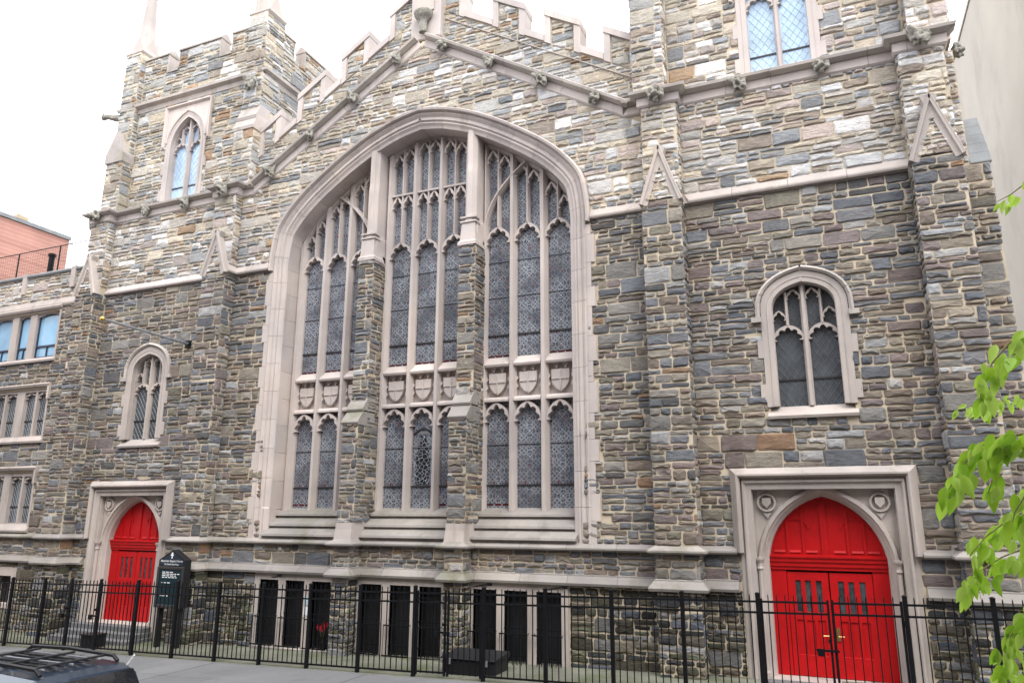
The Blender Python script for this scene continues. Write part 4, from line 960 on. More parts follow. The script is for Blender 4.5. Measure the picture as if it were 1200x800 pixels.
        MB().loft([[(m + r * math.cos(t * math.pi / 4 + .39), yc + r * math.sin(t * math.pi / 4 + .39), z) for t in range(8)] for z, r in ((22.6, .34), (22.9, .31), (24.95, .20), (25.0, .29), (25.15, .31), (25.3, .17), (26.2, .09), (26.5, .02))]).build('spire', M['lime'], Cc)
        for t in range(4):
            for zz in (22.75,): MB().box(m + .24 * math.cos(t * math.pi / 2 + .78) - .05, m + .24 * math.cos(t * math.pi / 2 + .78) + .05, yc + .24 * math.sin(t * math.pi / 2 + .78) - .05, yc + .24 * math.sin(t * math.pi / 2 + .78) + .05, zz, zz + .3).build('crocket', M['lime'], Cc)
    # plain side wall
    if s > 0:
        MB().box(3.30, 3.34, .3, 9, -.3, 14.6).build('tower_side_wall', M['mortar'], church)
        # side buttress with slab weathering
        sb = MB(); sb.box(3.28, 3.90, .08, 1.1, -.4, 11.5)
        sb.loft([[(x, yy, z) for yy, z in ((.12, 11.5), (.66, 12.8), (1.1, 12.8), (1.1, 11.5))] for x in (3.45, 3.90)]); sb.box(3.28, 3.52, .10, 1.0, 11.4, 14.4)
        S = sb.build('side_buttress', M['mortar'], church, center=False)
        masonry(frame_front(.08), 3.28, 3.92, -.4, ZF, PAL_BASE, 391, owner=S); masonry(frame_front(.08), 3.28, 3.92, ZF + .24, ZE, PAL_LOW, 392, owner=S); masonry(frame_front(.08), 3.28, 3.92, ZE + .2, 11.45, PAL_LOW, 393, owner=S); masonry(frame_front(.10), 3.28, 3.52, 11.5, 14.35, PAL_HIGH, 394, owner=S)
        for k in range(5):
            z0 = 11.46 + k * .27; y0 = .06 + k * .112
            MB().loft([[(xx, y0 + .14, z0), (xx, y0, z0), (xx, y0, z0 + .03), (xx, y0 + .112, z0 + .29), (xx, y0 + .25, z0 + .29)] for xx in (3.525, 3.94 - .01 * k)]).build('weathering_slab', M['coping'], S)
        for zz, pf in ((ZE, PE), (ZF, PF)): course([(3.34, .08), (3.90, .08), (3.90, 1.1)], pf)
    else:
        MB().box(-17.9, -17.84, .3, 9, 10, 15).build('tower_side_wall', M['mortar'], church)
tower(TW[0][0], 1, True); tower(TW[1][0], -1, False)
# gargoyle at the outer corner of the left tower
gg = MB(); gg.tube([(-24.9, .4, 19.2), (-25.35, .3, 19.25), (-25.7, .22, 19.35), (-25.95, .18, 19.3)], .17, 7, .08).build('gargoyle', M['carved'], church)
boss(-25.85, .19, 19.38, .14, church, 1, -1.2, 'gargoyle_head')

# ================================================================== parish house on the left
house = thing('parish_house', 'grey stone parish house with limestone mullioned windows beside the church', 'building', (-29, 0, 0))
H0, H1 = -33.5, -25.04
WG = [((9.48, 11.22), [(-27.84, -26.56), (-28.90, -28.22), (-30.40, -29.28), (-31.9, -30.8)], (-32.5, -26.38), 'blueglass', 11.36, 9.30),
      ((6.50, 8.14), [(-27.85, -27.23), (-27.13, -26.55), (-29.60, -29.0), (-28.90, -28.30), (-31.2, -30.6)], (-32.0, -26.40), 'glass', 8.34, 6.24),
      ((3.36, 5.02), [(-27.90, -27.28), (-27.18, -26.60), (-29.60, -29.0), (-28.90, -28.30), (-31.2, -30.6)], (-32.0, -26.45), 'glass', 5.26, 3.06)]
holes = [rect(f0, f1, zb, zt) for (z0, z1), ls, (f0, f1), g, zt, zb in WG]
hw = MB(); hw.plate(rect(H0, H1 + .0, -.6, 12.75), 0, .35, [rect(f0 + .1, f1 - .1, zb + .1, zt - .1) for (z0, z1), ls, (f0, f1), g, zt, zb in WG] + [rect(-27.9, -26.9, .6, 1.55)])
HW = hw.build('house_wall', M['mortar'], house, center=False)
masonry(frame_front(0), H0, H1, -.5, ZF + .04, PAL_BASE, 401, owner=HW, holes=[rect(-28.0, -26.8, .5, 1.75)]); masonry(frame_front(0), H0, H1, ZF + .24, ZE + .02, PAL_LOW, 402, owner=HW, sc=.9)
masonry(frame_front(0), H0, H1, ZE + .2, 11.42, PAL_LOW, 403, owner=HW, holes=holes); masonry(frame_front(0), H0, H1, 11.76, 12.76, PAL_HIGH, 404, owner=HW)
for wi, ((z0, z1), ls, (f0, f1), g, zt, zb) in enumerate(WG):
    f = MB().plate(rect(f0 + .1, f1 - .1, zb, zt), .05, .27, [rect(a, b, z0, z1) for a, b in ls]).build('window', M['lime'], house, center=False)
    MB().plate(rect(f0, f1, zb, zt), -.03, .28, [rect(f0 + .09, f1 - .09, zb + .06, zt - .06)]).build('window_surround', M['lime'], f)
    MB().loft([[(x, y, z) for y, z in ((-.02, zt - .04), (-.09, zt - .02), (-.13, zt + .06), (-.10, zt + .10), (.0, zt + .13), (.1, zt + .13), (.1, zt - .04))] for x in (f0 - .05, f1 + .05)]).build('hood_mould', M['lime'], f)
    if wi: MB().box(f1 - .03, f1 + .07, -.11, .05, zt - .5, zt - .02).build('label_stop', M['lime'], f)
    MB().loft([[(x, y, z) for y, z in ((-.10, zb - .02), (-.12, zb + .05), (.08, z0 + .0), (.1, zb - .02))] for x in (f0 - .02, f1 + .02)]).build('window_sill', M['lime'], f)
    for a, b in ls:
        MB().box(a - .02, b + .02, .20, .23, z0 - .02, z1 + .02).build('pane', M[g], f)
        if wi == 0:
            MB().plate(rect(a, b, z0, z1), .15, .195, [rect(a + .05, b - .05, z0 + .5, z1 - .05), rect(a + .05, (a + b) / 2 - .02, z0 + .06, z0 + .44), rect((a + b) / 2 + .02, b - .05, z0 + .06, z0 + .44)]).build('sash', M['sash'], f)
            arcp = arch_path((a + b) / 2, z1 - .16, bez_arch((b - a) / 2, .14, 8))
            MB().plate([(a, z1 + .01), (b, z1 + .01)] + arcp[::-1], .10, .2).build('light_head', M['lime'], f)
        else:
            lattice(a, b, z0, z1, .195, .14, .006).build('leading', M['lead'], f); MB().box(a, b, .17, .198, z0 + .55, z0 + .59).build('saddle_bar', M['lead_dark'], f)
            head(MB(), a, b, z1 - .25, z1 - .01, .09, .2, .03, 3, .16).build('light_head', M['lime'], f)
MB().plate(rect(-28.1, -26.7, .45, 1.85), -.04, .3, [rect(-27.8, -26.95, .62, 1.55)]).build('basement_window', M['lime'], house); MB().box(-27.85, -26.9, .25, .28, .6, 1.58).build('pane', M['darkroom'], house)
def hcourse(z0, prof, mat='lime', name='string_course_block'):
    for pc in cut([(H0, 0), (H1, 0)], 1.3): MB().plan_sweep(pc, prof).build(name, M[mat], house)
hcourse(0, [(-.05, 11.40), (.06, 11.40), (.09, 11.46), (.09, 11.52), (.0, 11.75), (-.05, 11.75)])
hcourse(0, [(-.36, 12.74), (.05, 12.74), (.10, 12.80), (.10, 12.86), (-.1, 12.98), (-.36, 12.98)], 'coping', 'coping_block')
for x in (-28.75, -25.95): MB().box(x - .12, x + .12, -.10, .1, 12.1, 12.94).build('parapet_pilaster', M['lime'], house)
MB().box(H0, H1, .36, 9, 12.2, 12.3).build('house_roof', M['coping'], house)
MB().box(H0, H1, 8.7, 9.0, -.5, 12.2).build('rear_wall', M['mortar'], house); MB().box(H0, H0 + .3, .36, 8.69, -.5, 12.2).build('side_wall', M['mortar'], house)
rl = thing('roof_railing', 'thin black metal railing along the roof edge of the stone parish house', 'railing', (-29, 1, 12.3))
for x in (-33.4, -31.12, -28.54, -26.0): MB().tube([(x, 1, 12.25), (x, 1, 14.5)], .03, 6).build('post', M['iron'], rl)
for z in (14.5,): MB().tube([(-33.5, 1, z), (-25.1, 1, z)], .02, 6).build('rail', M['iron'], rl)
msh = MB()
for k in range(56): msh.tube([(-33.5 + k * .15, 1, 12.4), (-33.5 + k * .15, 1, 14.5)], .003, 3)
for k in range(14): msh.tube([(-33.5, 1, 12.45 + k * .15), (-25.1, 1, 12.45 + k * .15)], .003, 3)
msh.build('wire_mesh', M['iron'], rl)
vp = MB().tube([(-29.9, 1.6, 12.28), (-29.9, 1.6, 14.45)], .12, 10).build('vent_pipe', M['iron'], None); tag(vp, 'thick black vent pipe standing on the flat roof of the stone parish house', 'pipe')
MB().tube([(-29.9, 1.6, 14.42), (-29.9, 1.6, 14.52)], .16, 10).build('cap', M['iron'], vp)

# ================================================================== neighbours
bb = thing('brick_building', 'tall red brick building with a blank side wall behind the stone parish house', 'building', (-44, 2, 0))
MB().box(-50, -38, -6, 7.7, -1, 18.55).build('wall', M['brick_wall'], bb); MB().box(-50.1, -37.92, -6.1, 7.78, 18.55, 18.75).build('coping', M['coping'], bb)
MB().box(-38.6, -37.95, 7.70, 7.98, -1, 18.5).build('corner_pier', M['white'], bb)
cw = MB().box(-39.5, -38.7, 5.2, 5.8, 18.76, 19.25).build('chimney', rough_mat('tan_brick', (.38, .30, .2), .2, 4), None); tag(cw, 'small tan chimney block on top of the red brick building', 'chimney')
MB().tube([(-39.1, 5.5, 19.25), (-39.1, 5.5, 19.55)], .14, 8).build('chimney_pot', M['metal'], cw)
nb = thing('stucco_building', 'tall building with a blank beige stucco side wall beside the church tower', 'building', (12, 20, 0))
MB().box(7.5, 18, 6.5, 45, -.5, 25.9).build('wall', M['stucco'], nb); MB().box(7.45, 18.05, 6.45, 45.05, 25.9, 26.1).build('coping', M['stucco'], nb)

# unseen terrace added behind the camera, screening the low sky from the church
br_ = thing('added_house_row', 'unseen row of brown houses added to screen the low sky from the church', 'building', (-10, -29, 0))
bm_ = rough_mat('brownstone', (.17, .12, .095), .2, 1.5)
wins = [rect(-62 + 2.6 * i, -60.8 + 2.6 * i, z, z + 2.0) for i in range(44) for z in (1.2, 4.8, 8.3, 11.6, 15.0)]
MB().plate(rect(-64, 56, -2, 19.7), -24.4, -24.0, wins).build('wall', bm_, br_); MB().box(-64, 56, -34, -24.45, -2, 19.7).build('rear_block', M['darkroom'], br_)
MB().box(-64, 56, -24.5, -23.5, 19.7, 20.4).build('cornice', bm_, br_)

# ================================================================== iron fence and gates
YF = -2.2
def dupmesh(o, name, parent, loc):
    c = bpy.data.objects.new(name, o.data); link(c, parent, loc); return c
_pick = None
def picket(x, parent, y=YF, ztop=1.93, zb=.09):
    global _pick
    if _pick is None:
        _pick = MB().box(-.0095, .0095, -.0095, .0095, 0, 1.84).add([(-.0095, -.0095, 1.84), (.0095, -.0095, 1.84), (.0095, .0095, 1.84), (-.0095, .0095, 1.84), (0, 0, 1.875)], [(0, 1, 4), (1, 2, 4), (2, 3, 4), (3, 0, 4)]).build('picket', M['iron'], parent)
        bpy.context.view_layer.update(); o = _pick; o.location = (x, y, gz(x) + zb); WL[o.name] = Vector(o.location); return o
    return dupmesh(_pick, 'picket', parent, (x, y, gz(x) + zb))
def post(x, parent, w=.038, h=1.96, y=YF):
    mb = MB(); mb.box(x - w, x + w, y - w, y + w, gz(x) - .1, gz(x) + h); mb.loft([[(x + a * r, y + b * r, gz(x) + z) for a, b in ((-1, -1), (1, -1), (1, 1), (-1, 1))] for r, z in ((w + .006, h), (w + .006, h + .015), (w * .4, h + .035))])
    return mb.build('post', M['iron'], parent)
def rail(x0, x1, parent, zz, hw=.019, y=YF):
    v = [(x, y + dy, gz(x) + zz + dz) for x in (x0, x1) for dy, dz in ((-.019, -hw), (.019, -hw), (.019, hw), (-.019, hw))]
    return MB().add(v, [(0, 1, 2, 3)[::-1], (4, 5, 6, 7), (0, 1, 5, 4), (1, 2, 6, 5), (2, 3, 7, 6), (3, 0, 4, 7)]).build('rail', M['iron'], parent)
fence = thing('iron_fence', 'black iron picket fence along the pavement in front of the stone church', 'fence', (-11, YF, gz(-11)))
FP = [-27.9, -26.45, -25.0, -23.56, -22.10, -18.21, -16.72, -15.22, -13.74, -12.25, -10.76, -9.23, -7.45, -5.97, -4.48, -3.00, -1.53, 1.04, 2.42, 3.9]
GATES = [(-22.10, -18.21), (-9.23, -7.45), (-1.53, 1.04)]
for x in FP: post(x, fence)
for a, b in zip(FP, FP[1:]):
    if (a, b) in GATES: continue
    for z in (1.82, 1.62, .10): rail(a + .04, b - .04, fence, z)
    n = round((b - a) / .15)
    for k in range(1, n): picket(a + (b - a) * k / n, fence)
def gate_leaf(a, b, label, stile='right', lock=True):
    g = thing('iron_gate', label, 'gate', ((a + b) / 2, YF, gz((a + b) / 2)))
    for x in (a + .025, b - .025):
        mb = MB(); mb.box(x - .022, x + .022, YF - .022, YF + .022, gz(x) + .05, gz(x) + 1.88); mb.build('stile', M['iron'], g)
    for z in (1.82, 1.62, .12): rail(a + .047, b - .047, g, z)
    n = max(2, round((b - a) / .15))
    for k in range(1, n): picket(a + (b - a) * k / n, g)
    if lock:
        x = b - .05 if stile == 'right' else a + .05; z = gz(x) + .98
        MB().box(x - .24, x + .16, YF - .05, YF - .024, z - .02, z + .02).build('latch_bar', M['iron'], g)
        MB().box(x - .22, x - .10, YF - .075, YF - .026, z - .10, z + .03).build('lock_box', M['iron'], g)
        MB().box(x - .02, x + .02, YF - .07, YF - .024, z + .14, z + .20).build('latch_catch', M['iron'], g)
    hx = a + .0 if stile == 'right' else b
    for z in (.4, 1.5): MB().tube([(hx, YF - .03, gz(hx) + z - .05), (hx, YF - .03, gz(hx) + z + .05)], .022, 6).build('hinge', M['iron'], g)
    return g
gate_leaf(-1.49, -.24, 'black iron gate leaf with lock bar before the red door without steps')
gate_leaf(-.21, 1.00, 'black iron gate leaf without lock before the red door without steps', 'left', False)
gate_leaf(-22.06, -20.94, 'black iron gate leaf hung on the fence post nearest the parish house')
gate_leaf(-20.90, -19.72, 'black iron gate leaf with lock box straight before the stepped red doorway')
gate_leaf(-19.68, -18.25, 'black iron gate leaf next to the church noticeboard', 'left', False)
gate_leaf(-9.19, -8.40, 'narrow black iron gate leaf with lock in front of the basement windows')
gate_leaf(-8.37, -7.49, 'narrow black iron gate leaf without lock before the black storage box', 'left', False)
for x in (-20.92, -19.70):                       # free-standing gate posts of the triple gate
    post(x, fence, .03)

# ================================================================== noticeboard
sg = thing('noticeboard', 'black gabled church noticeboard with white lettering beside the stepped red doorway', 'sign', (-18.3, -1.0, gz(-18.3)))
def sp(u, v, d): return (u, -1.0 - d, v)
x0, x1 = -18.86, -17.80; zb, zt, zp = 1.0, 2.36, 2.66; xm = (x0 + x1) / 2
MB().plate([(x0, zb), (x1, zb), (x1, zt), (xm, zp), (x0, zt)], -1.0, -.76).build('cabinet', M['blackpaint'], sg, bevel=.01)
MB().plate([(x0 + .07, zt - .16), (x1 - .07, zt - .16), (x1 - .07, zt - .02), (xm, zp - .08), (x0 + .07, zt - .02)], -1.012, -1.002).build('header_panel', plain('navy_header', (.012, .02, .035), .4), sg)
MB().plate(rect(x0 + .0, x1 - .0, zb, zt - .19), -1.035, -1.002, [rect(x0 + .08, x1 - .08, zb + .09, zt - .26)]).build('door_frame', plain('bronze_frame', (.06, .055, .055), .4, .5), sg, bevel=.006)
MB().box(x0 + .07, x1 - .07, -1.012, -1.004, zb + .08, zt - .25).build('letter_board', plain('teal_letter_board', (.012, .028, .036), .2), sg)
def text(body, size, loc, parent, mat, name='lettering'):
    c = bpy.data.curves.new(name, 'FONT'); c.body = body; c.size = size; c.align_x = 'CENTER'; c.extrude = .001
    o = bpy.data.objects.new(name, c); COL.objects.link(o); bpy.context.view_layer.update()
    me = bpy.data.meshes.new_from_object(o.evaluated_get(bpy.context.evaluated_depsgraph_get())); bpy.data.objects.remove(o); bpy.data.curves.remove(c)
    me.transform(Matrix.Rotation(R(90), 4, 'X')); me.materials.clear(); me.materials.append(mat)
    q = bpy.data.objects.new(name, me); return link(q, parent, loc)
text('Abyssinian Baptist Church', .083, (xm, -1.016, zt - .055), sg, M['white']); text('132 Odell Clark Place', .066, (xm, -1.016, zt - .145), sg, M['white'])
cr = MB(); cz_ = zt + .13
cr.box(xm - .018, xm + .018, -1.02, -1.012, cz_ - .085, cz_ + .075); cr.box(xm - .055, xm + .055, -1.021, -1.011, cz_ - .005, cz_ + .033); cr.box(xm - .028, xm + .028, -1.0215, -1.0105, cz_ + .05, cz_ + .085); cr.build('cross_emblem', M['white'], sg)
rng = random.Random(5)
for k, (z, n) in enumerate(((2.0, 3), (1.95, 5), (1.90, 4), (1.85, 5), (1.70, 3), (1.58, 4), (1.33, 3))):   # rows of tiny movable letters, too small to read
    lb = MB(); x = x0 + .2
    for q in range(n):
        w = rng.uniform(.06, .14); lb.box(x, x + w, -1.0155, -1.0125, z, z + .022); x += w + .035
    lb.build('letter_row', M['white'], sg)
for x in (x0 + .16, x1 - .12): MB().box(x - .06, x + .06, -.97, -.85, gz(-18.3) - .1, zb + .02).build('leg', M['blackpaint'], sg)

# ================================================================== flagpole, floodlights, box, odds and ends
fp = thing('flagpole', 'bare grey flagpole with a gold ball sticking out from the left tower wall', 'flagpole', (-19.66, 0, 9.30))
MB().tube([(-19.66, .0, 9.30), (-19.66, -3.25, 9.38)], .05, 8, .035).build('pole', M['metal'], fp)
bm = bmesh.new(); bmesh.ops.create_uvsphere(bm, u_segments=12, v_segments=8, radius=.075); me = bpy.data.meshes.new('finial_ball'); bm.to_mesh(me); bm.free(); me.materials.append(M['gold']); link(bpy.data.objects.new('finial_ball', me), fp, (-19.66, -3.32, 9.38))
MB().tube([(-19.66, -1.0, 9.33), (-20.15, -.02, 9.72)], .008, 5).build('stay_wire', M['metal'], fp)
MB().box(-19.76, -19.56, -.09, .0, 9.18, 9.42).build('bracket', M['iron'], fp)
for i, (x, lab) in enumerate(((-14.95, 'thin black floodlight arm above the basement window nearest the noticeboard'), (-8.35, 'thin black floodlight arm above the basement window behind the black storage box'), (-6.35, 'thin black floodlight arm above the last basement window before the tower'))):
    fl = thing('floodlight', lab, 'lamp', (x, -.05, 1.9), 'floodlights over the basement windows')
    MB().tube([(x - .55, -.03, 1.86), (x, -.10, 1.97), (x + .25, -.45, 2.02)], .012, 6).build('arm', M['iron'], fl)
    MB().loft([[(x + .25 + a, -.48 + b * .6, 2.0 + z) for a, b in ((-.07, -.05), (.07, -.05), (.05, .06), (-.05, .06))] for z in (-.025, .05)]).build('lamp_head', M['iron'], fl)
bx = thing('storage_box', 'low black storage box with sloping lid behind the fence by the basement windows', 'box', (-8.05, -1.2, gz(-8)))
g0 = gz(-8.0)
MB().box(-8.80, -7.45, -1.6, -.80, g0, g0 + .30).build('body', M['blackpaint'], bx, bevel=.015)
MB().loft([[(x, y, z) for y, z in ((-1.64, g0 + .303), (-1.64, g0 + .33), (-.77, g0 + .42), (-.77, g0 + .303))] for x in (-8.84, -7.41)]).build('lid', M['blackpaint'], bx, bevel=.008)
for x in (-8.6, -7.65): MB().box(x - .05, x + .05, -1.665, -1.642, g0 + .2, g0 + .33).build('hasp', M['metal'], bx)
pb = thing('utility_box', 'small black utility box on the ground behind the gate before the stepped red doorway', 'box', (-20.6, -1.5, gz(-20.6)))
MB().box(-20.85, -20.35, -1.75, -1.3, gz(-20.6), gz(-20.6) + .34).build('body', M['blackpaint'], pb, bevel=.01); MB().box(-20.88, -20.32, -1.78, -1.27, gz(-20.6) + .342, gz(-20.6) + .38).build('lid', M['blackpaint'], pb, bevel=.005)
nt_ = tag(MB().box(-14.12, -13.93, -.068, -.058, .92, 1.14).build('paper_notice', M['pale_paper'], None), 'small white paper notice taped to the limestone between basement windows', 'notice')
MB().box(-14.11, -13.97, -.068, -.058, 1.2, 1.42).build('faded_sheet', plain('pale_blue_sheet', (.35, .45, .5), .8), nt_)
pt = thing('flower_pot', 'pot of red flowers on the sill behind the basement window grille', 'plant', (-13.5, .06, .04))
MB().loft([[(-13.5 + r * math.cos(t * math.pi / 4), .06 + r * .4 * math.sin(t * math.pi / 4), z) for t in range(8)] for z, r in ((.04, .09), (.2, .13))]).build('pot', M['blackpaint'], pt)
fm = plain('red_petals', (.65, .01, .03), .5); rng = random.Random(3)
for fx_, fz in ((-13.62, .62), (-13.42, .70), (-13.5, .60)):
    MB().tube([(-13.5, .06, .18), (fx_, .05, fz)], .006, 4).build('stem', M['twig'], pt)
    fl = MB()
    for k in range(9):
        a = k * 2.4; r = .03 + .02 * (k % 3); c = Vector((fx_ + r * math.cos(a), .04, fz + r * math.sin(a))); d = Vector((math.cos(a), -.5, math.sin(a))) * .05; w = Vector((-math.sin(a), 0, math.cos(a))) * .03
        fl.add([c - d * .4, c + w, c + d, c - w], [(0, 1, 2, 3)])
    fl.build('blossom', fm, pt)

# ================================================================== parked suv, rear end towards the right
suv = thing('parked_suv', 'dark blue parked suv with black roof rails and luggage slats on its roof', 'car', (-11.6, -10.35, gz(-12.6) - .16))
CXR, CY, ZR = -9.28, -10.35, gz(-12.6) - .16      # rear bumper x, centre line y, road level
def cs(x, half):                                   # cross-section ring (y,z) list to world at x
    return [(CXR - x, CY + y, ZR + z) for y, z in half]
def ring(wb, zb, wm, zm, ww, zw, wr, zr):
    h = [(-wb, zb), (-wm, zm), (-ww, zw), (-wr - .02, zr - .10), (-wr + .10, zr - .02), (-wr * .4, zr), (wr * .4, zr), (wr - .10, zr - .02), (wr + .02, zr - .10), (ww, zw), (wm, zm), (wb, zb)]
    return h
low = [(.0, .55, .74, .45, .82, .8, .80, 1.02), (.12, .32, .82, .6, .90, .85, .88, 1.08), (1.0, .30, .86, .6, .93, .85, .90, 1.06), (3.2, .30, .86, .6, .93, .85, .90, 1.05), (4.4, .32, .84, .6, .91, .8, .86, .98), (4.75, .45, .74, .55, .84, .72, .72, .86)]
bd = MB(); bd.loft([cs(x, [(-wb, zb), (-wm, zm), (-wm, zw), (-wr, zr), (wr, zr), (wm, zw), (wm, zm), (wb, zb)]) for x, zb, wb, zm, wm, zw, wr, zr in low]).build('body', M['paint'], suv, smooth=False, bevel=.03)
gh = MB(); st = [(.06, .86, 1.03, .72, 1.40), (.28, .87, 1.03, .735, 1.70), (.42, .87, 1.03, .735, 1.755), (1.5, .88, 1.03, .74, 1.80), (2.6, .88, 1.03, .73, 1.775), (2.85, .88, 1.03, .72, 1.72), (3.55, .86, 1.02, .80, 1.06)]
gh.loft([cs(x, [(-wb, zb), (-wr - .03, zr - .09), (-wr + .07, zr - .02), (-wr * .4, zr + .0), (wr * .4, zr), (wr - .07, zr - .02), (wr + .03, zr - .09), (wb, zb)]) for x, wb, zb, wr, zr in st])
cab = gh.build('cabin', M['paint'], suv, smooth=False, bevel=.02)
def quad(name, pts, mat, par, out): 
    c = sum((Vector(p) for p in pts), Vector()) / len(pts); n = (Vector(pts[1]) - Vector(pts[0])).cross(Vector(pts[2]) - Vector(pts[0])).normalized(); n = n if n.dot(Vector(out)) > 0 else -n
    return MB().loft([[tuple(Vector(p) + n * d) for p in pts] for d in (-.01, .008)]).build(name, mat, par)
P_ = lambda x, y, z: (CXR - x, CY + y, ZR + z)
quad('rear_window', [P_(.05, -.70, 1.395), P_(.05, .70, 1.395), P_(.255, .69, 1.668), P_(.255, -.69, 1.668)], M['carglass'], suv, (1, 0, .2)); quad('rear_window', [P_(.055, -.80, 1.08), P_(.055, .80, 1.08), P_(.055, .70, 1.39), P_(.055, -.70, 1.39)], M['carglass'], suv, (1, 0, .2))
for sgn in (-1, 1):
    for a, b in ((.42, 1.25), (1.33, 2.15), (2.23, 3.05)):
        zt_ = 1.60 if b < 3 else 1.42
        quad('side_window', [P_(a, sgn * .865, 1.09), P_(b, sgn * .868, 1.09), P_(b - (.0 if b < 3 else .28), sgn * .795, 1.60), P_(a, sgn * .79, 1.60)], M['carglass'], suv, (0, sgn, .1))
    rp = MB().tube([P_(.45, sgn * .58, 1.77), P_(.55, sgn * .58, 1.84), P_(1.5, sgn * .585, 1.875), P_(2.3, sgn * .58, 1.85), P_(2.42, sgn * .58, 1.78)], .028, 7).build('roof_rail', M['blackpaint'], suv)
    MB().box(CXR - .06, CXR + .015, CY + sgn * .80 - .07, CY + sgn * .80 + .07, ZR + .75, ZR + 1.02).build('tail_light', M['red_glass'], suv)
    MB().box(CXR - 4.76, CXR - 4.66, CY + sgn * .62 - .14, CY + sgn * .62 + .14, ZR + .66, ZR + .80).build('headlight', M['metal'], suv)
    MB().box(CXR - 3.05, CXR - 2.85, CY + sgn * 1.0 - .09, CY + sgn * 1.0 + .09, ZR + 1.02, ZR + 1.17).build('mirror', M['paint'], suv, bevel=.03)
    for x in (.95, 3.75):
        w = MB().loft([[P_(x + r * math.cos(t * math.pi / 10), sgn * yy, .36 + r * math.sin(t * math.pi / 10)) for t in range(20)] for yy, r in ((.72, .34), (.74, .36), (.90, .36), (.945, .33))]).build('wheel', M['blackpaint'], suv)
        MB().loft([[P_(x + r * math.cos(t * math.pi / 5), sgn * yy, .36 + r * math.sin(t * math.pi / 5)) for t in range(10)] for yy, r in ((.90, .24), (.95, .22), (.955, .06))]).build('rim', M['metal'], w)
    MB().box(*sorted((CXR - 1.45, CXR - 1.30)), *sorted((CY + sgn * .915, CY + sgn * .95)), ZR + .88, ZR + .92).build('door_handle', M['paint'], suv)
def roofz(x): return 1.755 + .045 * math.sin(math.pi * min(1, max(0, (x - .42) / 2.2)))
for k in range(7):
    y = -.42 + .14 * k; MB().box(CXR - 2.3, CXR - .62, CY + y - .018, CY + y + .018, ZR + 1.80, ZR + 1.815).build('luggage_slat', M['blackpaint'] if k % 3 else M['metal'], suv)
for x in (.72, 1.35, 2.1): MB().box(CXR - x - .03, CXR - x + .03, CY - .56, CY + .56, ZR + 1.818, ZR + 1.842).build('cross_bar', M['blackpaint'], suv)
MB().tube([P_(.3, .62, 1.72), P_(.2, .64, 1.86)], .012, 6).build('aerial', M['white'], suv)
MB().box(CXR - .05, CXR + .06, CY - .78, CY + .78, ZR + .42, ZR + .62).build('rear_bumper', M['blackpaint'], suv, bevel=.03)

# ================================================================== street tree, only its branch tips reach into view
tree = thing('street_tree', 'young street tree with bright lime-green drooping leaves', 'tree', (3.3, -16.4, gz(3.3)))
g3 = gz(3.3)
MB().tube([(3.3, -16.4, g3 - .1), (3.28, -16.38, g3 + 1.2), (3.2, -16.3, g3 + 2.6), (3.15, -16.2, g3 + 3.8), (3.1, -16.1, g3 + 5.6)], .13, 10, .04).build('trunk', M['bark'], tree, smooth=True)
TWG = {'t1': ([(1.42, -13.25, 5.6), (1.25, -13.2, 5.63), (1.18, -13.2, 5.58), (1.11, -13.2, 5.53), (1.04, -13.2, 5.5)], .08, 14),
       't2': ([(1.2, -14.3, 4.62), (.95, -14.2, 4.56), (.84, -14.2, 4.49), (.78, -14.2, 4.45), (.71, -14.2, 4.37), (.66, -14.2, 4.28), (.64, -14.2, 4.2)], .095, 60),
       't3': ([(1.5, -12.7, 4.5), (1.29, -12.6, 4.52), (1.15, -12.6, 4.44), (1.03, -12.6, 4.41), (.91, -12.6, 4.37), (.78, -12.6, 4.40)], .06, 60),
       't4': ([(1.2, -14.4, 4.1), (.89, -14.3, 4.06), (.77, -14.3, 4.04), (.66, -14.3, 4.03), (.57, -14.3, 3.97), (.51, -14.3, 3.89), (.46, -14.3, 3.81)], .105, 70),
       't4b': ([(.77, -14.3, 4.04), (.66, -14.25, 4.03), (.66, -14.25, 3.91), (.61, -14.25, 3.79)], .10, 22),
       't5': ([(1.2, -14, 3.62), (.88, -13.9, 3.59), (.78, -13.9, 3.56), (.69, -13.9, 3.52), (.60, -13.9, 3.46), (.53, -13.9, 3.37)], .08, 80),
       't6': ([(1.1, -14.1, 3.45), (.84, -14, 3.36), (.72, -14, 3.28), (.66, -14, 3.19), (.63, -14, 3.09), (.60, -14, 3.0)], .08, 80),
       't8': ([(1.15, -14.1, 3.85), (.85, -14, 3.76), (.72, -14, 3.69), (.62, -14, 3.61), (.55, -14, 3.53)], .09, 50),
       't9': ([(1.1, -13.8, 3.3), (.86, -13.8, 3.18), (.77, -13.8, 3.07), (.72, -13.8, 2.96)], .08, 44),
       't7': ([(1.15, -14.3, 3.95), (.87, -14.2, 3.86), (.77, -14.2, 3.81), (.71, -14.2, 3.72), (.68, -14.2, 3.63)], .095, 40)}
LM = []
for k in range(4):
    rng = random.Random(20 + k); w = .23 + .05 * k / 3; fold = .05 + .05 * rng.random(); curl = rng.uniform(.05, .35)
    V = []; F = []; N = 7
    for i in range(N + 1):
        t = i / N; hw = w * math.sin(math.pi * t ** .8) ** .9 * (1 - .25 * t) if 0 < i < N else .004; zc = -curl * t * t
        V += [(-hw, t, zc + fold * hw * 4), (0, t, zc), (hw, t, zc + fold * hw * 4)]
    for i in range(N):
        for j in range(2): a = i * 3 + j; F.append((a, a + 1, a + 4, a + 3))
    me = bpy.data.meshes.new('leaf'); me.from_pydata(V, [], F); me.materials.append(M['leaf']); me.polygons.foreach_set('use_smooth', [True] * len(F)); LM.append(me)
rng = random.Random(11); LEAVES = []
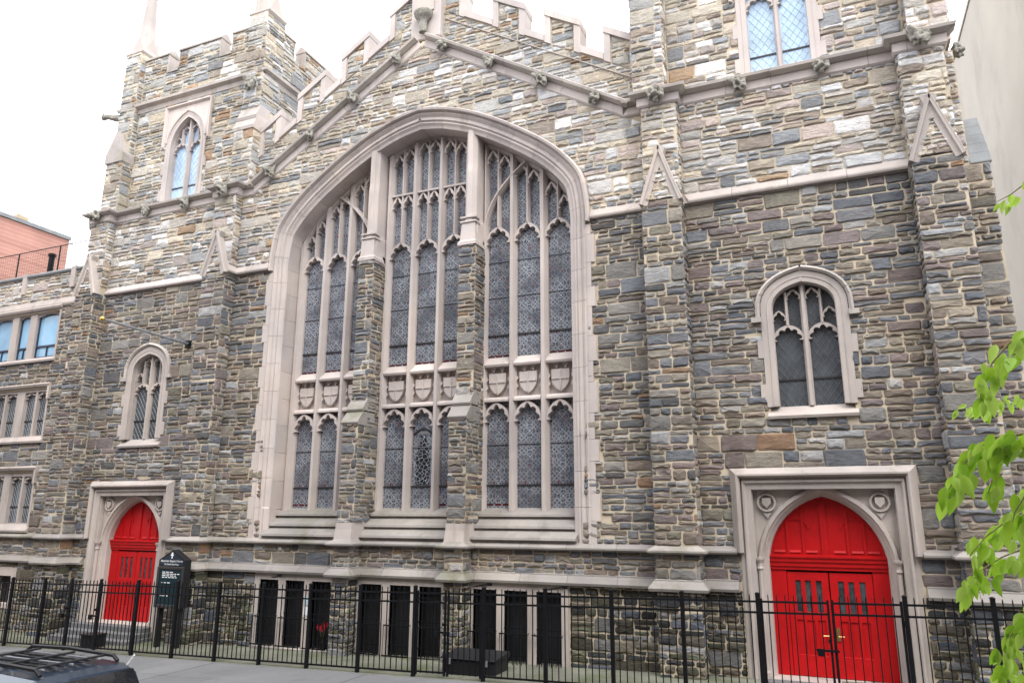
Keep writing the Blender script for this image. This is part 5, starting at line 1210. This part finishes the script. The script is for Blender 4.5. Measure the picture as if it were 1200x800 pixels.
for nm, (pth, ls, n) in TWG.items():
    MB().tube(pth, .006 if nm not in ('t4', 't2') else .008, 5, .002).build('twig', M['twig'], tree)
    L = [0]
    for a, b in zip(pth, pth[1:]): L.append(L[-1] + math.dist(a, b))
    for k in range(n):
        s = L[-1] * (.18 + .82 * (k + rng.random() * .6) / n); s = min(s, L[-1] - 1e-4); i = max(j for j in range(len(L)) if L[j] <= s); i = min(i, len(pth) - 2)
        t = (s - L[i]) / (L[i + 1] - L[i]); p = Vector(pth[i]).lerp(Vector(pth[i + 1]), t); d = (Vector(pth[i + 1]) - Vector(pth[i])).normalized()
        side = -1 if k % 2 else 1
        dirv = (d * rng.uniform(.1, .8) + Vector((rng.uniform(-.5, .5), rng.uniform(-.6, .6), 0)) * .8 + Vector((0, 0, -rng.uniform(.4, 1.3)))).normalized()
        xax = dirv.cross(Vector((rng.uniform(-.6, .6), -1, rng.uniform(-.2, .6)))).normalized(); zax = xax.cross(dirv)
        sc = ls * rng.uniform(.65, 1.15); p = p + Vector((rng.uniform(-.035, .035), rng.uniform(-.09, .09), rng.uniform(-.05, .02)))
        mt = Matrix((xax, dirv, zax)).transposed().to_4x4(); mt.translation = p; LEAVES.append((sc, mt, rng.randrange(4)))
LEAVES.sort(key=lambda q: -q[0] / (q[1].translation - CAM).length)
for sc, mt, kd in LEAVES[:300]:
    o = bpy.data.objects.new('leaf', LM[kd]); link(o, tree, mt.translation); o.rotation_euler = mt.to_euler(); o.scale = (sc, sc, sc)
limb = MB()
for end in ((1.42, -13.25, 5.6), (1.2, -14.3, 4.62), (1.5, -12.7, 4.5), (1.2, -14.4, 4.1), (1.2, -14, 3.62), (1.1, -14.1, 3.45), (1.15, -14.3, 3.95), (1.15, -14.1, 3.85), (1.1, -13.8, 3.3)):
    a = Vector((3.17, -16.22, g3 + 3.2 + (end[2] - 3.4) * .5)); e = Vector(end); m1 = a.lerp(e, .35) + Vector((.1, .05, .45)); m2 = a.lerp(e, .7) + Vector((.05, 0, .32))
    MB().tube([a, m1, m2, e], .03, 6, .007).build('limb', M['bark'], tree, smooth=True)
cr = MB(); rng = random.Random(77)
for sc, mt, kd in LEAVES[300:]: cr.add([tuple(mt @ (v.co * sc)) for v in LM[kd].vertices], [tuple(f.vertices) for f in LM[kd].polygons])
# rest of the crown, outside the picture
for k in range(1500):
    p = Vector((3.9 + rng.gauss(0, .9), -16.3 + rng.gauss(0, 1.0), g3 + 5.0 + rng.gauss(0, 1.0)))
    if p.x < 1.9: continue
    d = Vector((rng.uniform(-1, 1), rng.uniform(-1, 1), rng.uniform(-1.4, .2))).normalized(); w = d.cross(Vector((rng.uniform(-1, 1), rng.uniform(-1, 1), .3))).normalized() * .035; d = d * .1
    cr.add([p, p + d * .5 + w, p + d, p + d * .5 - w], [(0, 1, 2, 3)])
tag(cr.build('crown', M['leaf'], tree), kind='stuff')

# ================================================================== stones: the 300 that show largest singly, the rest together, per building
def place_stones():
    by = {}
    for st in STONES:
        root = st[3]
        while root.parent is not None: root = root.parent
        by.setdefault(root.name, []).append(st)
    for rn, lst in by.items():
        sc = []
        for st in lst:
            pj = pix(st[4])
            if pj is None or not (4 < pj[0] < 1196 and 4 < pj[1] < 796): sc.append(0); continue
            q = [pix(v) for v in st[0]]; sc.append((max(a[0] for a in q) - min(a[0] for a in q)) * (max(a[1] for a in q) - min(a[1] for a in q)))
        order = sorted(range(len(lst)), key=lambda i: -sc[i]); single = set(order[:300])
        rest = MB(); cols = []
        for i, (V, F, col, owner, _) in enumerate(lst):
            if i in single and sc[i] > 0:
                par_ = owner
                mb = MB().add(V, F); mb.build('stone', M['stone'], par_, colors=[col] * len(V))
            else:
                rest.add(V, F); cols += [col] * len(V)
        root = bpy.data.objects[rn]
        tag(rest.build('rubble_masonry', M['stone'], root, center=False, colors=cols), kind='stuff')
        print('stones', rn, len(lst), 'faces', len(rest.f))
place_stones()
